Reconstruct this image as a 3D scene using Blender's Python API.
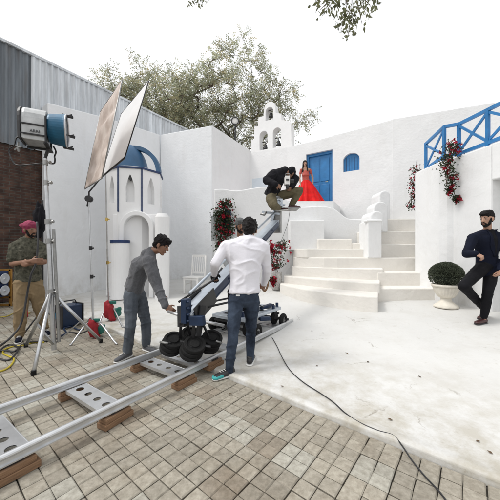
import bpy, bmesh, math, random
from mathutils import Vector, Matrix, noise
V = Vector
R = math.radians
rnd = random.Random(7)
S = bpy.context.scene
for o in list(bpy.data.objects): bpy.data.objects.remove(o)

# ------------------------------------------------------------------ camera, world, sun, exposure
F = 273.0; CH = 1.35; HY = 252.0
cam = bpy.data.cameras.new('camera'); cam.lens = 36*F/500; cam.sensor_width = 36
cam.shift_y = (HY-250)/500; cam.clip_end = 2000; cam.clip_start = 0.05
co = bpy.data.objects.new('camera', cam); S.collection.objects.link(co)
co.location = (0, 0, CH); co.rotation_euler = (R(90), 0, 0); S.camera = co
SUN_EL, SUN_AZ = 56, -100          # azimuth from +Y, negative = to the left
w = bpy.data.worlds.new('World'); S.world = w; w.use_nodes = True
nt = w.node_tree; nt.nodes.clear()
sky = nt.nodes.new('ShaderNodeTexSky'); sky.sky_type = 'NISHITA'; sky.sun_disc = False
sky.sun_elevation = R(SUN_EL); sky.sun_rotation = R(SUN_AZ); sky.air_density = 1.6; sky.dust_density = 7.0; sky.ozone_density = 1.0
hs = nt.nodes.new('ShaderNodeHueSaturation'); hs.inputs['Saturation'].default_value = 0.10
mxw = nt.nodes.new('ShaderNodeMix'); mxw.data_type = 'RGBA'; mxw.inputs[0].default_value = 0.5
mxw.inputs[7].default_value = (10.5, 10.6, 10.8, 1)
bg = nt.nodes.new('ShaderNodeBackground'); bg.inputs[1].default_value = 0.128
wo = nt.nodes.new('ShaderNodeOutputWorld')
nt.links.new(sky.outputs[0], hs.inputs['Color']); nt.links.new(hs.outputs[0], mxw.inputs[6])
nt.links.new(mxw.outputs[2], bg.inputs[0]); nt.links.new(bg.outputs[0], wo.inputs[0])
sl = bpy.data.lights.new('sun', 'SUN'); sl.energy = 1.0; sl.angle = R(12); sl.color = (1, 0.965, 0.91)
so = bpy.data.objects.new('sun', sl); S.collection.objects.link(so)
sd = V((math.sin(R(SUN_AZ))*math.cos(R(SUN_EL)), math.cos(R(SUN_AZ))*math.cos(R(SUN_EL)), math.sin(R(SUN_EL))))
# the soft sun stands high to the left, a little in front of the set
so.rotation_euler = sd.to_track_quat('Z', 'Y').to_euler(); so.location = (-6, 4, 12)
S.view_settings.view_transform = 'Standard'; S.view_settings.look = 'None'
S.view_settings.exposure = 0.29; S.view_settings.gamma = 1; S.view_settings.use_curve_mapping = False
S.cycles.max_bounces = 8; S.cycles.diffuse_bounces = 5

# ------------------------------------------------------------------ helpers
COL = S.collection
def W(px, py, Y): return V(((px-250)*Y/F, Y, CH-(py-HY)*Y/F))
def tag(o, label=None, cat=None, group=None, kind=None):
    for k, v in (('label', label), ('category', cat), ('group', group), ('kind', kind)):
        if v: o[k] = v
    return o
def thing(name, label, cat, loc, group=None, rz=0):
    o = bpy.data.objects.new(name, None); COL.objects.link(o); o.location = loc; o.rotation_euler = (0, 0, rz)
    o.empty_display_size = .1
    return tag(o, label, cat, group)
def origin_of(p):
    v = V((0, 0, 0))
    while p is not None: v += p.location; p = p.parent
    return v
def link(name, me, m, parent=None, loc=None, smooth=True):
    if smooth: me.polygons.foreach_set('use_smooth', [True]*len(me.polygons))
    mm = m if isinstance(m, (list, tuple)) else [m]
    for x in mm: me.materials.append(x)
    o = bpy.data.objects.new(name, me); COL.objects.link(o)
    if parent is not None:
        o.parent = parent; me.transform(Matrix.Translation(-origin_of(parent)))
    elif loc is not None:
        o.location = loc; me.transform(Matrix.Translation(-V(loc)))
    return o
def obj(name, bm, m, parent=None, loc=None, smooth=False, bevel=0, auto=True):
    me = bpy.data.meshes.new(name)
    bmesh.ops.recalc_face_normals(bm, faces=bm.faces)
    bm.to_mesh(me); bm.free()
    o = link(name, me, m, parent, loc, smooth)
    if bevel:
        b = o.modifiers.new('bevel', 'BEVEL'); b.width = bevel; b.segments = 2; b.limit_method = 'ANGLE'; b.angle_limit = R(40)
    return o
def BM(): return bmesh.new()
def box(bm, lo, hi):
    x0, y0, z0 = lo; x1, y1, z1 = hi
    vs = [bm.verts.new(p) for p in ((x0,y0,z0),(x1,y0,z0),(x1,y1,z0),(x0,y1,z0),(x0,y0,z1),(x1,y0,z1),(x1,y1,z1),(x0,y1,z1))]
    for f in ((0,1,2,3),(4,5,6,7),(0,1,5,4),(1,2,6,5),(2,3,7,6),(3,0,4,7)): bm.faces.new([vs[i] for i in f])
    return bm
def frame_of(d, up=V((0,0,1))):
    d = V(d).normalized(); up = V(up)
    if abs(d.dot(up.normalized())) > .98: up = V((0,1,0)) if abs(d.y) < .9 else V((1,0,0))
    s = d.cross(up).normalized(); u = s.cross(d).normalized()
    return d, s, u
def bar(bm, a, b, w_, h_, up=(0,0,1), off=0):
    a = V(a); b = V(b); d, s, u = frame_of(b-a, up)
    q = [(-1,-1),(1,-1),(1,1),(-1,1)]
    r0 = [bm.verts.new(a + s*x*w_/2 + u*(y*h_/2+off)) for x, y in q]; r1 = [bm.verts.new(b + s*x*w_/2 + u*(y*h_/2+off)) for x, y in q]
    for i in range(4): bm.faces.new((r0[i], r0[(i+1)%4], r1[(i+1)%4], r1[i]))
    bm.faces.new(r0); bm.faces.new(r1[::-1])
    return bm
def rings(bm, rs, close=True):
    for a, b in zip(rs, rs[1:]):
        n = len(a)
        for i in range(n): bm.faces.new((a[i], a[(i+1)%n], b[(i+1)%n], b[i]))
    if close: bm.faces.new(rs[0][::-1]); bm.faces.new(rs[-1])
def tube(bm, pts, r, n=10):
    pts = [V(p) for p in pts]; rr = r if isinstance(r, (list, tuple)) else [r]*len(pts)
    rs = []; up = V((0,0,1))
    for i, p in enumerate(pts):
        d = (pts[min(i+1, len(pts)-1)]-pts[max(i-1, 0)])
        if d.length < 1e-6: d = V((0,0,1))
        d, s, u = frame_of(d, up)
        if i and s.dot(ls) < 0: s, u = -s, -u
        ls = s
        rs.append([bm.verts.new(p + s*math.cos(2*math.pi*k/n)*rr[i] + u*math.sin(2*math.pi*k/n)*rr[i]) for k in range(n)])
    rings(bm, rs); return bm
def lathe(bm, prof, c=(0,0,0), n=28, axis=(0,0,1), flute=0, nf=0):
    c = V(c); d, s, u = frame_of(axis, (0,1,0))
    rs = []
    for r, z in prof:
        rs.append([bm.verts.new(c + d*z + (s*math.cos(2*math.pi*k/n) + u*math.sin(2*math.pi*k/n))*max(r,1e-4)*(1+flute*math.cos(nf*2*math.pi*k/n))) for k in range(n)])
    rings(bm, rs); return bm
def torus(bm, c, axis, Rr, r, n=28, m=10, sq=1.0):
    c = V(c); d, s, u = frame_of(axis, (0,0,1) if abs(V(axis).normalized().z) < .9 else (0,1,0)); rs = []
    for i in range(n):
        a = 2*math.pi*i/n; e = s*math.cos(a)+u*math.sin(a)
        rs.append([bm.verts.new(c + e*(Rr+r*math.cos(2*math.pi*j/m)) + d*r*sq*math.sin(2*math.pi*j/m)) for j in range(m)])
    for i in range(n):
        a, b = rs[i], rs[(i+1)%n]
        for j in range(m): bm.faces.new((a[j], a[(j+1)%m], b[(j+1)%m], b[j]))
    return bm
def prism(bm, poly, z0, z1, zt=None):
    lo = [bm.verts.new((x, y, z0)) for x, y in poly]
    hi = [bm.verts.new((p[0], p[1], (zt[i] if zt else z1))) for i, p in enumerate(poly)]
    n = len(poly)
    for i in range(n): bm.faces.new((lo[i], lo[(i+1)%n], hi[(i+1)%n], hi[i]))
    bm.faces.new(lo[::-1]); bm.faces.new(hi); return bm
def vprism(bm, prof, a, b, thick):
    """profile (s along a->b in metres, z) extruded horizontally by thick, away from the camera side"""
    a = V((a[0], a[1], 0)); b = V((b[0], b[1], 0)); d = (b-a).normalized(); n = V((-d.y, d.x, 0))
    f0 = [bm.verts.new(a + d*s + V((0,0,z))) for s, z in prof]; f1 = [bm.verts.new(a + d*s + V((0,0,z)) + n*thick) for s, z in prof]
    k = len(prof)
    for i in range(k): bm.faces.new((f0[i], f0[(i+1)%k], f1[(i+1)%k], f1[i]))
    bm.faces.new(f0[::-1]); bm.faces.new(f1); return bm
def smoothcurve(pts, k=6):
    pts = [V(p) for p in pts]; out = []
    for i in range(len(pts)-1):
        p0 = pts[max(i-1,0)]; p1 = pts[i]; p2 = pts[i+1]; p3 = pts[min(i+2, len(pts)-1)]
        for j in range(k):
            t = j/k
            out.append(.5*((2*p1)+(-p0+p2)*t+(2*p0-5*p1+4*p2-p3)*t*t+(-p0+3*p1-3*p2+p3)*t**3))
    out.append(pts[-1]); return out

# ------------------------------------------------------------------ materials
def mat(name, c, rough=.6, metal=0, var=.12, scale=8, bump=0, bscale=None, c2=None, spec=.5, trans=0, stretch=None, sheen=0):
    m = bpy.data.materials.new(name); m.use_nodes = True; n = m.node_tree; L = n.links
    p = n.nodes['Principled BSDF']; p.inputs['Roughness'].default_value = rough; p.inputs['Metallic'].default_value = metal
    p.inputs['Specular IOR Level'].default_value = spec
    if sheen: p.inputs['Sheen Weight'].default_value = sheen
    tc = n.nodes.new('ShaderNodeTexCoord'); mp = n.nodes.new('ShaderNodeMapping'); L.new(tc.outputs['Object'], mp.inputs[0])
    if stretch: mp.inputs['Scale'].default_value = stretch
    ns = n.nodes.new('ShaderNodeTexNoise'); ns.inputs['Scale'].default_value = scale; ns.inputs['Detail'].default_value = 6; ns.inputs['Roughness'].default_value = .62
    L.new(mp.outputs[0], ns.inputs[0])
    cr = n.nodes.new('ShaderNodeValToRGB'); cr.color_ramp.elements[0].position = .3; cr.color_ramp.elements[1].position = .7
    a = [x*(1-var) for x in c]; b = list(c2) if c2 else [min(1, x*(1+var)) for x in c]
    cr.color_ramp.elements[0].color = (*a, 1); cr.color_ramp.elements[1].color = (*b, 1)
    L.new(ns.outputs[0], cr.inputs[0]); L.new(cr.outputs[0], p.inputs['Base Color'])
    if bump:
        nb = n.nodes.new('ShaderNodeTexNoise'); nb.inputs['Scale'].default_value = bscale or scale*4; nb.inputs['Detail'].default_value = 5
        L.new(mp.outputs[0], nb.inputs[0]); bp = n.nodes.new('ShaderNodeBump'); bp.inputs['Strength'].default_value = bump; bp.inputs['Distance'].default_value = .02
        L.new(nb.outputs[0], bp.inputs['Height']); L.new(bp.outputs[0], p.inputs['Normal'])
    if trans:
        t = n.nodes.new('ShaderNodeBsdfTranslucent'); mx = n.nodes.new('ShaderNodeMixShader'); mx.inputs[0].default_value = trans
        L.new(cr.outputs[0], t.inputs[0]); L.new(p.outputs[0], mx.inputs[1]); L.new(t.outputs[0], mx.inputs[2]); L.new(mx.outputs[0], n.nodes['Material Output'].inputs[0])
    return m
def plaster(name, c, dirt=(.5,.47,.42), amt=.25, bump=.35, base=0):
    m = mat(name, c, rough=.85, var=.045, scale=.9, spec=.25); n = m.node_tree; L = n.links; p = n.nodes['Principled BSDF']
    tc = n.nodes.new('ShaderNodeTexCoord')
    def nz(s, det, st=None, co='Object'):
        mp = n.nodes.new('ShaderNodeMapping'); L.new(tc.outputs[co], mp.inputs[0])
        if st: mp.inputs['Scale'].default_value = st
        x = n.nodes.new('ShaderNodeTexNoise'); x.inputs['Scale'].default_value = s; x.inputs['Detail'].default_value = det; x.inputs['Roughness'].default_value = .65
        L.new(mp.outputs[0], x.inputs[0]); return x
    st = nz(3.2, 7, (1, 1, .22)); cr = n.nodes.new('ShaderNodeValToRGB'); cr.color_ramp.elements[0].position = .54; cr.color_ramp.elements[1].position = .85
    cr.color_ramp.elements[0].color = (0,0,0,1); cr.color_ramp.elements[1].color = (amt,)*3+(1,)
    L.new(st.outputs[0], cr.inputs[0])
    mx = n.nodes.new('ShaderNodeMix'); mx.data_type = 'RGBA'; old = p.inputs['Base Color'].links[0].from_socket
    L.new(cr.outputs[0], mx.inputs[0]); L.new(old, mx.inputs[6]); mx.inputs[7].default_value = (*dirt, 1)
    L.new(mx.outputs[2], p.inputs['Base Color'])
    if base:
        sx_ = n.nodes.new('ShaderNodeSeparateXYZ'); L.new(tc.outputs['Object'], sx_.inputs[0]); mr = n.nodes.new('ShaderNodeMapRange'); mr.inputs[1].default_value = .15; mr.inputs[2].default_value = .75; mr.inputs[3].default_value = 1; mr.inputs[4].default_value = 0; L.new(sx_.outputs[2], mr.inputs[0])
        g_ = nz(5, 8, (1, 1, .6)); c3 = n.nodes.new('ShaderNodeValToRGB'); c3.color_ramp.elements[0].position = .42; c3.color_ramp.elements[1].position = .62; c3.color_ramp.elements[0].color = (.06,.06,.06,1); c3.color_ramp.elements[1].color = (base,base,base,1); L.new(g_.outputs[0], c3.inputs[0])
        mu_ = n.nodes.new('ShaderNodeMath'); mu_.operation = 'MULTIPLY'; L.new(mr.outputs[0], mu_.inputs[0]); L.new(c3.outputs[0], mu_.inputs[1])
        m3 = n.nodes.new('ShaderNodeMix'); m3.data_type = 'RGBA'; L.new(mu_.outputs[0], m3.inputs[0]); L.new(mx.outputs[2], m3.inputs[6]); m3.inputs[7].default_value = (.44,.42,.38,1); L.new(m3.outputs[2], p.inputs['Base Color'])
    b1 = nz(2.2, 3); b2 = nz(38, 6); b3 = nz(9, 4)
    ma = n.nodes.new('ShaderNodeMath'); ma.operation = 'MULTIPLY_ADD'; L.new(b2.outputs[0], ma.inputs[0]); ma.inputs[1].default_value = .10
    mb = n.nodes.new('ShaderNodeMath'); mb.operation = 'MULTIPLY_ADD'; L.new(b3.outputs[0], mb.inputs[0]); mb.inputs[1].default_value = .35; L.new(b1.outputs[0], mb.inputs[2]); L.new(mb.outputs[0], ma.inputs[2])
    bp = n.nodes.new('ShaderNodeBump'); bp.inputs['Strength'].default_value = bump; bp.inputs['Distance'].default_value = .06
    L.new(ma.outputs[0], bp.inputs['Height']); L.new(bp.outputs[0], p.inputs['Normal'])
    return m
def attr_mat(name, rough=.85, mult=(1,1,1), bump=.3, bscale=30, stain=None, trans=0, stscale=1.3, stpos=(.5,.68), stamt=.6):
    m = bpy.data.materials.new(name); m.use_nodes = True; n = m.node_tree; L = n.links; p = n.nodes['Principled BSDF']
    p.inputs['Roughness'].default_value = rough; p.inputs['Specular IOR Level'].default_value = .3
    at = n.nodes.new('ShaderNodeAttribute'); at.attribute_name = 'tint'; tc = n.nodes.new('ShaderNodeTexCoord')
    ns = n.nodes.new('ShaderNodeTexNoise'); ns.inputs['Scale'].default_value = bscale; ns.inputs['Detail'].default_value = 8; ns.inputs['Roughness'].default_value = .7
    L.new(tc.outputs['Object'], ns.inputs[0])
    cr = n.nodes.new('ShaderNodeValToRGB'); cr.color_ramp.elements[0].position = .25; cr.color_ramp.elements[1].position = .75
    cr.color_ramp.elements[0].color = (.55,.53,.50,1); cr.color_ramp.elements[1].color = (1.22,1.22,1.22,1); L.new(ns.outputs[0], cr.inputs[0])
    mu = n.nodes.new('ShaderNodeMix'); mu.data_type = 'RGBA'; mu.blend_type = 'MULTIPLY'; mu.inputs[0].default_value = 1
    L.new(at.outputs['Color'], mu.inputs[6]); L.new(cr.outputs[0], mu.inputs[7]); last = mu.outputs[2]
    if stain:
        n2 = n.nodes.new('ShaderNodeTexNoise'); n2.inputs['Scale'].default_value = stscale; n2.inputs['Detail'].default_value = 9; n2.inputs['Roughness'].default_value = .68; L.new(tc.outputs['Object'], n2.inputs[0])
        c2 = n.nodes.new('ShaderNodeValToRGB'); c2.color_ramp.elements[0].position = stpos[0]; c2.color_ramp.elements[1].position = stpos[1]
        c2.color_ramp.elements[0].color = (0,0,0,1); c2.color_ramp.elements[1].color = (stamt,)*3+(1,); L.new(n2.outputs[0], c2.inputs[0])
        m2 = n.nodes.new('ShaderNodeMix'); m2.data_type = 'RGBA'; m2.blend_type = 'MULTIPLY'; L.new(c2.outputs[0], m2.inputs[0]); L.new(last, m2.inputs[6]); m2.inputs[7].default_value = (*stain, 1); last = m2.outputs[2]
    L.new(last, p.inputs['Base Color'])
    bp = n.nodes.new('ShaderNodeBump'); bp.inputs['Strength'].default_value = bump; bp.inputs['Distance'].default_value = .01; L.new(ns.outputs[0], bp.inputs['Height']); L.new(bp.outputs[0], p.inputs['Normal'])
    if trans:
        t = n.nodes.new('ShaderNodeBsdfTranslucent'); mx = n.nodes.new('ShaderNodeMixShader'); mx.inputs[0].default_value = trans
        L.new(last, t.inputs[0]); L.new(p.outputs[0], mx.inputs[1]); L.new(t.outputs[0], mx.inputs[2]); L.new(mx.outputs[0], n.nodes['Material Output'].inputs[0])
    return m
M = dict(
    white=plaster('white_plaster', (.75,.755,.757), amt=.22, base=.55), warm=plaster('step_plaster', (.735,.71,.665), amt=.34, bump=.4),
    lifted_white=plaster('lifted_white_plaster', (.785,.797,.81), amt=.22, base=.5), tower=plaster('tower_plaster', (.80,.80,.80), amt=.08, bump=.18),  # left walls are white too; added brightness and bluish shade tone sit in the colour
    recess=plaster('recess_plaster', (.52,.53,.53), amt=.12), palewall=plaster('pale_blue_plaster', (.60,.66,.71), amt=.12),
    blue=mat('blue_paint', (.020,.165,.40), .42, var=.16, scale=5, bump=.15), navy=mat('navy_trim', (.008,.028,.10), .5),
    domeblue=mat('dome_blue_paint', (.030,.095,.19), .5, var=.16, scale=4, bump=.15),
    iron=mat('dark_iron', (.03,.03,.032), .55, .4), steel=mat('brushed_steel', (.52,.53,.54), .33, .9, var=.14, scale=9, bump=.05, bscale=60),
    alu=mat('aluminium', (.62,.63,.64), .38, .85, var=.12, scale=7, bump=.05, bscale=80), dull=mat('dull_steel', (.30,.30,.295), .45, .8, var=.2, scale=10),
    silver=mat('silver_paint', (.50,.55,.61), .30, .45, var=.14, scale=6, bump=.05, bscale=50), rubber=mat('black_rubber', (.012,.012,.012), .75, var=.3, scale=14, bump=.3, bscale=80, spec=.18),
    black=mat('black_plastic', (.02,.02,.022), .45, var=.3), bluem=mat('blue_metal', (.009,.024,.062), .4, .2, var=.25), hmib=mat('lamp_blue', (.010,.10,.19), .45, .1, var=.2, scale=9),
    wood=mat('raw_wood', (.20,.115,.062), .8, var=.35, scale=6, stretch=(1.5,1.5,14), bump=.3), dwood=mat('dark_wood', (.13,.07,.045), .8, var=.4, scale=7, stretch=(2,2,14), bump=.3),
    chair=mat('white_chair_paint', (.76,.75,.73), .5, var=.05), urn=mat('urn_plaster', (.70,.66,.58), .75, var=.10, scale=9, bump=.25),
    skin=mat('brown_skin', (.235,.125,.080), .5, var=.10, scale=12, spec=.4), skin2=mat('fair_skin', (.40,.235,.165), .5, var=.08, scale=12, spec=.4),
    hair=mat('black_hair', (.012,.010,.010), .5, var=.4, scale=60, bump=.8, bscale=120, spec=.18), lips=mat('lip_skin', (.20,.08,.06), .5), eyew=mat('eye_white', (.22,.20,.18), .4, var=.02), eyed=mat('eye_dark', (.012,.01,.008), .2),
    hoodie=mat('grey_heather', (.088,.090,.098), .9, var=.22, scale=40, bump=.25, sheen=.2, spec=.18), jeans=mat('blue_denim', (.012,.017,.032), .85, var=.4, scale=4.5, c2=(.055,.075,.112), bump=.25, bscale=160, spec=.18),
    jeansl=mat('washed_denim', (.065,.078,.098), .85, var=.35, scale=4, c2=(.15,.17,.195), bump=.25, bscale=160, spec=.18), wshirt=mat('white_cotton', (.70,.69,.735), .85, var=.05, scale=5, bump=.12, bscale=50, sheen=.1),
    khaki=mat('khaki_cotton', (.225,.165,.095), .85, var=.22, scale=7, bump=.25, spec=.18), camo=mat('camouflage_cotton', (.035,.040,.028), .9, var=.5, scale=22, c2=(.13,.125,.095), bump=.2, spec=.18), pink=mat('pink_turban', (.24,.030,.075), .85, var=.25, scale=12, bump=.3),
    blackcl=mat('black_cotton', (.010,.010,.013), .85, var=.3, bump=.3, spec=.18), olive=mat('olive_cotton', (.115,.098,.060), .85, var=.22, bump=.25, spec=.18), navycl=mat('navy_wool', (.004,.006,.016), .85, var=.25, bump=.2, spec=.18),
    blackje=mat('black_denim', (.006,.006,.008), .85, var=.3, bump=.2, spec=.18), oxblood=mat('oxblood_leather', (.055,.018,.018), .35, var=.3), teal=mat('teal_canvas', (.05,.36,.36), .8), sole=mat('white_sole', (.65,.65,.63), .7),
    red=mat('red_satin', (.56,.008,.008), .6, var=.25, scale=5, spec=.15), bodice=mat('embroidered_bodice', (.48,.015,.012), .6, var=.4, scale=45, c2=(.52,.12,.08), bump=.5, bscale=90), greyknit=mat('grey_knit', (.11,.115,.115), .95, var=.3, scale=60, bump=.4), ltgrey=mat('grey_cotton', (.33,.34,.34), .9, var=.15),
    redcl=mat('red_canvas', (.30,.012,.02), .8, var=.25, bump=.3), greencl=mat('green_canvas', (.014,.13,.10), .8, var=.25, bump=.3), yellow=mat('yellow_cable', (.42,.33,.02), .5, var=.15), ylw=mat('yellow_paint', (.27,.13,.015), .5, var=.3),
    refl=mat('silver_reflector', (.68,.55,.47), .4, .1, var=.16, scale=3.2, bump=.9, bscale=4, c2=(.90,.82,.76), trans=.3), diff=mat('white_diffusion_cloth', (.94,.94,.94), .8, var=.02, trans=.6), glass=mat('lamp_glass', (.55,.57,.6), .12, .5, var=.1), pot=mat('grey_pot', (.50,.49,.47), .7, var=.35, scale=26, bump=.3),
    dullalu=mat('dull_aluminium', (.42,.43,.43), .42, .6, var=.22, scale=6, bump=.1), brass=mat('brass', (.5,.36,.12), .35, .9), bark=mat('bark', (.10,.075,.055), .9, var=.35, scale=9, bump=.5, stretch=(1,1,.3)), leather=mat('brown_strap', (.12,.07,.04), .6))

# ------------------------------------------------------------------ ground, paving, court
KD = V((.775, -.632, 0)); KN = V((.632, .775, 0)); K0 = V((.88, 2.003, 0))       # kerb direction, its normal, a point on it
def cz(x, y):
    d = (V((x, y, 0))-K0).dot(KN)
    if d < 0: return 0
    d = min(d, 4.6); return .03 + .02*d + .0088*d*d
def GC(px, py):
    Y = 3.
    for _ in range(30): Y = F*(CH-cz((px-250)*Y/F, Y))/(py-HY)
    p = V(((px-250)*Y/F, Y, 0)); p.z = cz(p.x, p.y); return p
def GP(px, py, z=0): Y = F*(CH-z)/(py-HY); return V(((px-250)*Y/F, Y, z))
bm = BM(); bmesh.ops.create_grid(bm, x_segments=2, y_segments=2, size=400); bmesh.ops.translate(bm, verts=bm.verts, vec=(0,100,-.03))
tag(obj('ground', bm, mat('grout_earth', (.19,.17,.14), .95, var=.3, scale=10, bump=.4)), kind='structure')
MOD = .216; verts = []; faces = []; cols = []
def tile(c0, c1, c2, c3, t, col):
    ctr = (c0+c1+c2+c3)/4; b = len(verts); dx, dy = (rnd.random()-.5)*.012, (rnd.random()-.5)*.012; hz = (rnd.random()-.5)*.0035
    cs = (c0, c1, c2, c3)
    def zz(p): return hz + (p-ctr).x*dx + (p-ctr).y*dy
    for c in cs: verts.append((c.x, c.y, -.02))
    for c in cs: verts.append((c.x, c.y, zz(c)-.0055))
    for c in cs: q = c + (ctr-c)*.13; verts.append((q.x, q.y, zz(q)))
    for s in (0, 4):
        for i in range(4): faces.append((b+s+i, b+s+(i+1)%4, b+s+4+(i+1)%4, b+s+4+i)); cols.append(col if s else [x*.72 for x in col])
    faces.append((b+8, b+9, b+10, b+11)); cols.append(col)
for i in range(-42, 22):
    for j in range(-22, 0):
        o0 = K0 + KD*(i*MOD) + KN*(j*MOD)
        if o0.y < .35 or o0.y > 10 or abs(o0.x) > o0.y*1.25+1.2: continue
        v = noise.noise(o0*.7)*.5 + rnd.gauss(0, .35); v = max(-1, min(1, v)); hue = rnd.random()
        base = V((.325,.300,.250))*(1+.17*v) if hue < .75 else V((.375,.362,.315))*(1+.08*v)
        if hue > .93: base = V((.275,.242,.195))
        for a in (0, 1):
            for b_ in (0, 1):
                g0, g1 = .0030, .0017
                e0 = o0 + KD*(a*MOD/2 + (g0 if a == 0 else g1)) + KN*(b_*MOD/2 + (g0 if b_ == 0 else g1))
                lx = MOD/2-g0-g1
                c = base*(1+rnd.uniform(-.09, .09)); j4 = [V((rnd.uniform(-.002,.002), rnd.uniform(-.002,.002), 0)) for _ in range(4)]
                tile(e0+j4[0], e0+KD*lx+j4[1], e0+KD*lx+KN*lx+j4[2], e0+KN*lx+j4[3], 0, list(c))
me = bpy.data.meshes.new('paving'); me.from_pydata(verts, [], faces)
ca = me.color_attributes.new('tint', 'FLOAT_COLOR', 'CORNER'); k = 0; buf = []
for p, c in zip(me.polygons, cols):
    for _ in p.loop_indices: buf += [c[0], c[1], c[2], 1]
ca.data.foreach_set('color', buf)
M['tile'] = attr_mat('paving_tile', stain=(.60,.53,.46), bump=.5, bscale=26, stscale=1.1, stpos=(.47,.70), stamt=.9)
tag(link('pavement', me, M['tile'], smooth=False), kind='structure')
# raised court of white-painted concrete: a thin kerb lip, then gently rising towards the stairs
bm = BM(); nx, ny = 170, 90; g = []
for i in range(nx+1):
    row = []
    for j in range(ny+1):
        s = -11 + 15.5*i/nx; d = 9.5*(j/ny)**1.7; p = K0 + KD*s + KN*(d+.0)
        z = cz(p.x, p.y) + noise.noise(p*1.9)*.006*min(1, d*4) + noise.noise(p*7)*.0025
        if d < .2: z += .014*math.exp(-((d-.05)/.05)**2)
        p = p + KN*(noise.noise(V((s*3, 0, 5)))*.012 + noise.noise(V((s*.5, 0, 5)))*.03)*max(0, 1-d*2); p.z = z if d > 0 else -.02
        row.append(bm.verts.new(p))
    g.append(row)
for i in range(nx):
    for j in range(ny): bm.faces.new((g[i][j], g[i+1][j], g[i+1][j+1], g[i][j+1]))
edge = [bm.verts.new(g[i][0].co + V((-.006*KN.x, -.006*KN.y, .05))) for i in range(nx+1)]
for i in range(nx+1): edge[i].co.z = .020+.008*noise.noise(V((i*.35,0,2))); edge[i].co += KN*.012
for i in range(nx+1): g[i][0].co.z = -.02
for f in list(bm.faces):
    if any(v in set([g[i][0] for i in range(0)]) for v in f.verts): pass
court = obj('court_floor', bm, None, smooth=True) if False else None
m = plaster('court_paint', (.60,.597,.58), dirt=(.40,.35,.29), amt=.0, bump=.0); n = m.node_tree; L = n.links; p = n.nodes['Principled BSDF']
tc = n.nodes.new('ShaderNodeTexCoord')
def nnode(sc, det, rough=.65, mp=None):
    x = n.nodes.new('ShaderNodeTexNoise'); x.inputs['Scale'].default_value = sc; x.inputs['Detail'].default_value = det; x.inputs['Roughness'].default_value = rough
    L.new((mp or tc).outputs['Object' if mp is None else 0], x.inputs[0]); return x
def ramp(src, a, b, v1, v0=0.):
    c = n.nodes.new('ShaderNodeValToRGB'); c.color_ramp.elements[0].position = a; c.color_ramp.elements[1].position = b
    c.color_ramp.elements[0].color = (v0,)*3+(1,); c.color_ramp.elements[1].color = (v1,)*3+(1,); L.new(src, c.inputs[0]); return c
def mult(a, fac, col):
    x = n.nodes.new('ShaderNodeMix'); x.data_type = 'RGBA'; x.blend_type = 'MULTIPLY'; L.new(fac, x.inputs[0]); L.new(a, x.inputs[6]); x.inputs[7].default_value = (*col, 1); return x.outputs[2]
last = p.inputs['Base Color'].links[0].from_socket
last = mult(last, ramp(nnode(1.6, 9, .7).outputs[0], .50, .72, .40).outputs[0], (.78,.75,.70))
last = mult(last, ramp(nnode(11, 8, .7).outputs[0], .60, .68, .40).outputs[0], (.70,.66,.60))
# dirtier towards the paving: distance from the kerb in the court's own coordinates
dp = n.nodes.new('ShaderNodeVectorMath'); dp.operation = 'DOT_PRODUCT'; L.new(tc.outputs['Object'], dp.inputs[0]); dp.inputs[1].default_value = KN
mr = n.nodes.new('ShaderNodeMapRange'); k0 = K0.dot(KN); mr.inputs[1].default_value = k0+.05; mr.inputs[2].default_value = k0+1.7; mr.inputs[3].default_value = 1; mr.inputs[4].default_value = 0
L.new(dp.outputs['Value'], mr.inputs[0])
mm_ = n.nodes.new('ShaderNodeMath'); mm_.operation = 'MULTIPLY'; L.new(ramp(nnode(3.5, 9, .7).outputs[0], .40, .62, 1.).outputs[0], mm_.inputs[0]); L.new(mr.outputs[0], mm_.inputs[1])
last = mult(last, mm_.outputs[0], (.70,.66,.58))
vo = n.nodes.new('ShaderNodeTexVoronoi'); vo.feature = 'DISTANCE_TO_EDGE'; vo.inputs['Scale'].default_value = 1.1
nw = nnode(3, 5); ad = n.nodes.new('ShaderNodeVectorMath'); ad.operation = 'MULTIPLY_ADD'; L.new(nw.outputs['Color'], ad.inputs[0]); ad.inputs[1].default_value = (.35,.35,.0); L.new(tc.outputs['Object'], ad.inputs[2]); L.new(ad.outputs[0], vo.inputs['Vector'])
ck = ramp(vo.outputs['Distance'], .0, .006, 0., 1.); gate = ramp(nnode(1.1, 2).outputs[0], .55, .60, .8)
mg = n.nodes.new('ShaderNodeMath'); mg.operation = 'MULTIPLY'; L.new(ck.outputs[0], mg.inputs[0]); L.new(gate.outputs[0], mg.inputs[1])
last = mult(last, mg.outputs[0], (.42,.38,.33)); L.new(last, p.inputs['Base Color'])
bp = n.nodes.new('ShaderNodeBump'); bp.inputs['Strength'].default_value = .45; bp.inputs['Distance'].default_value = .012; L.new(nnode(14, 9, .7).outputs[0], bp.inputs['Height']); L.new(bp.outputs[0], p.inputs['Normal'])
M['court'] = m
for i in range(nx): bm.faces.new((edge[i], edge[i+1], g[i+1][0], g[i][0]))
for i in range(nx):     # lip: front face, top strip joins the court
    bm.faces.new((edge[i], g[i][1], g[i+1][1], edge[i+1]))
for i in range(nx):
    f = bm.faces.get((g[i][0], g[i+1][0], g[i+1][1], g[i][1]))
    if f: bm.faces.remove(f)
tag(obj('court_floor', bm, M['court'], smooth=True), kind='structure')
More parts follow.
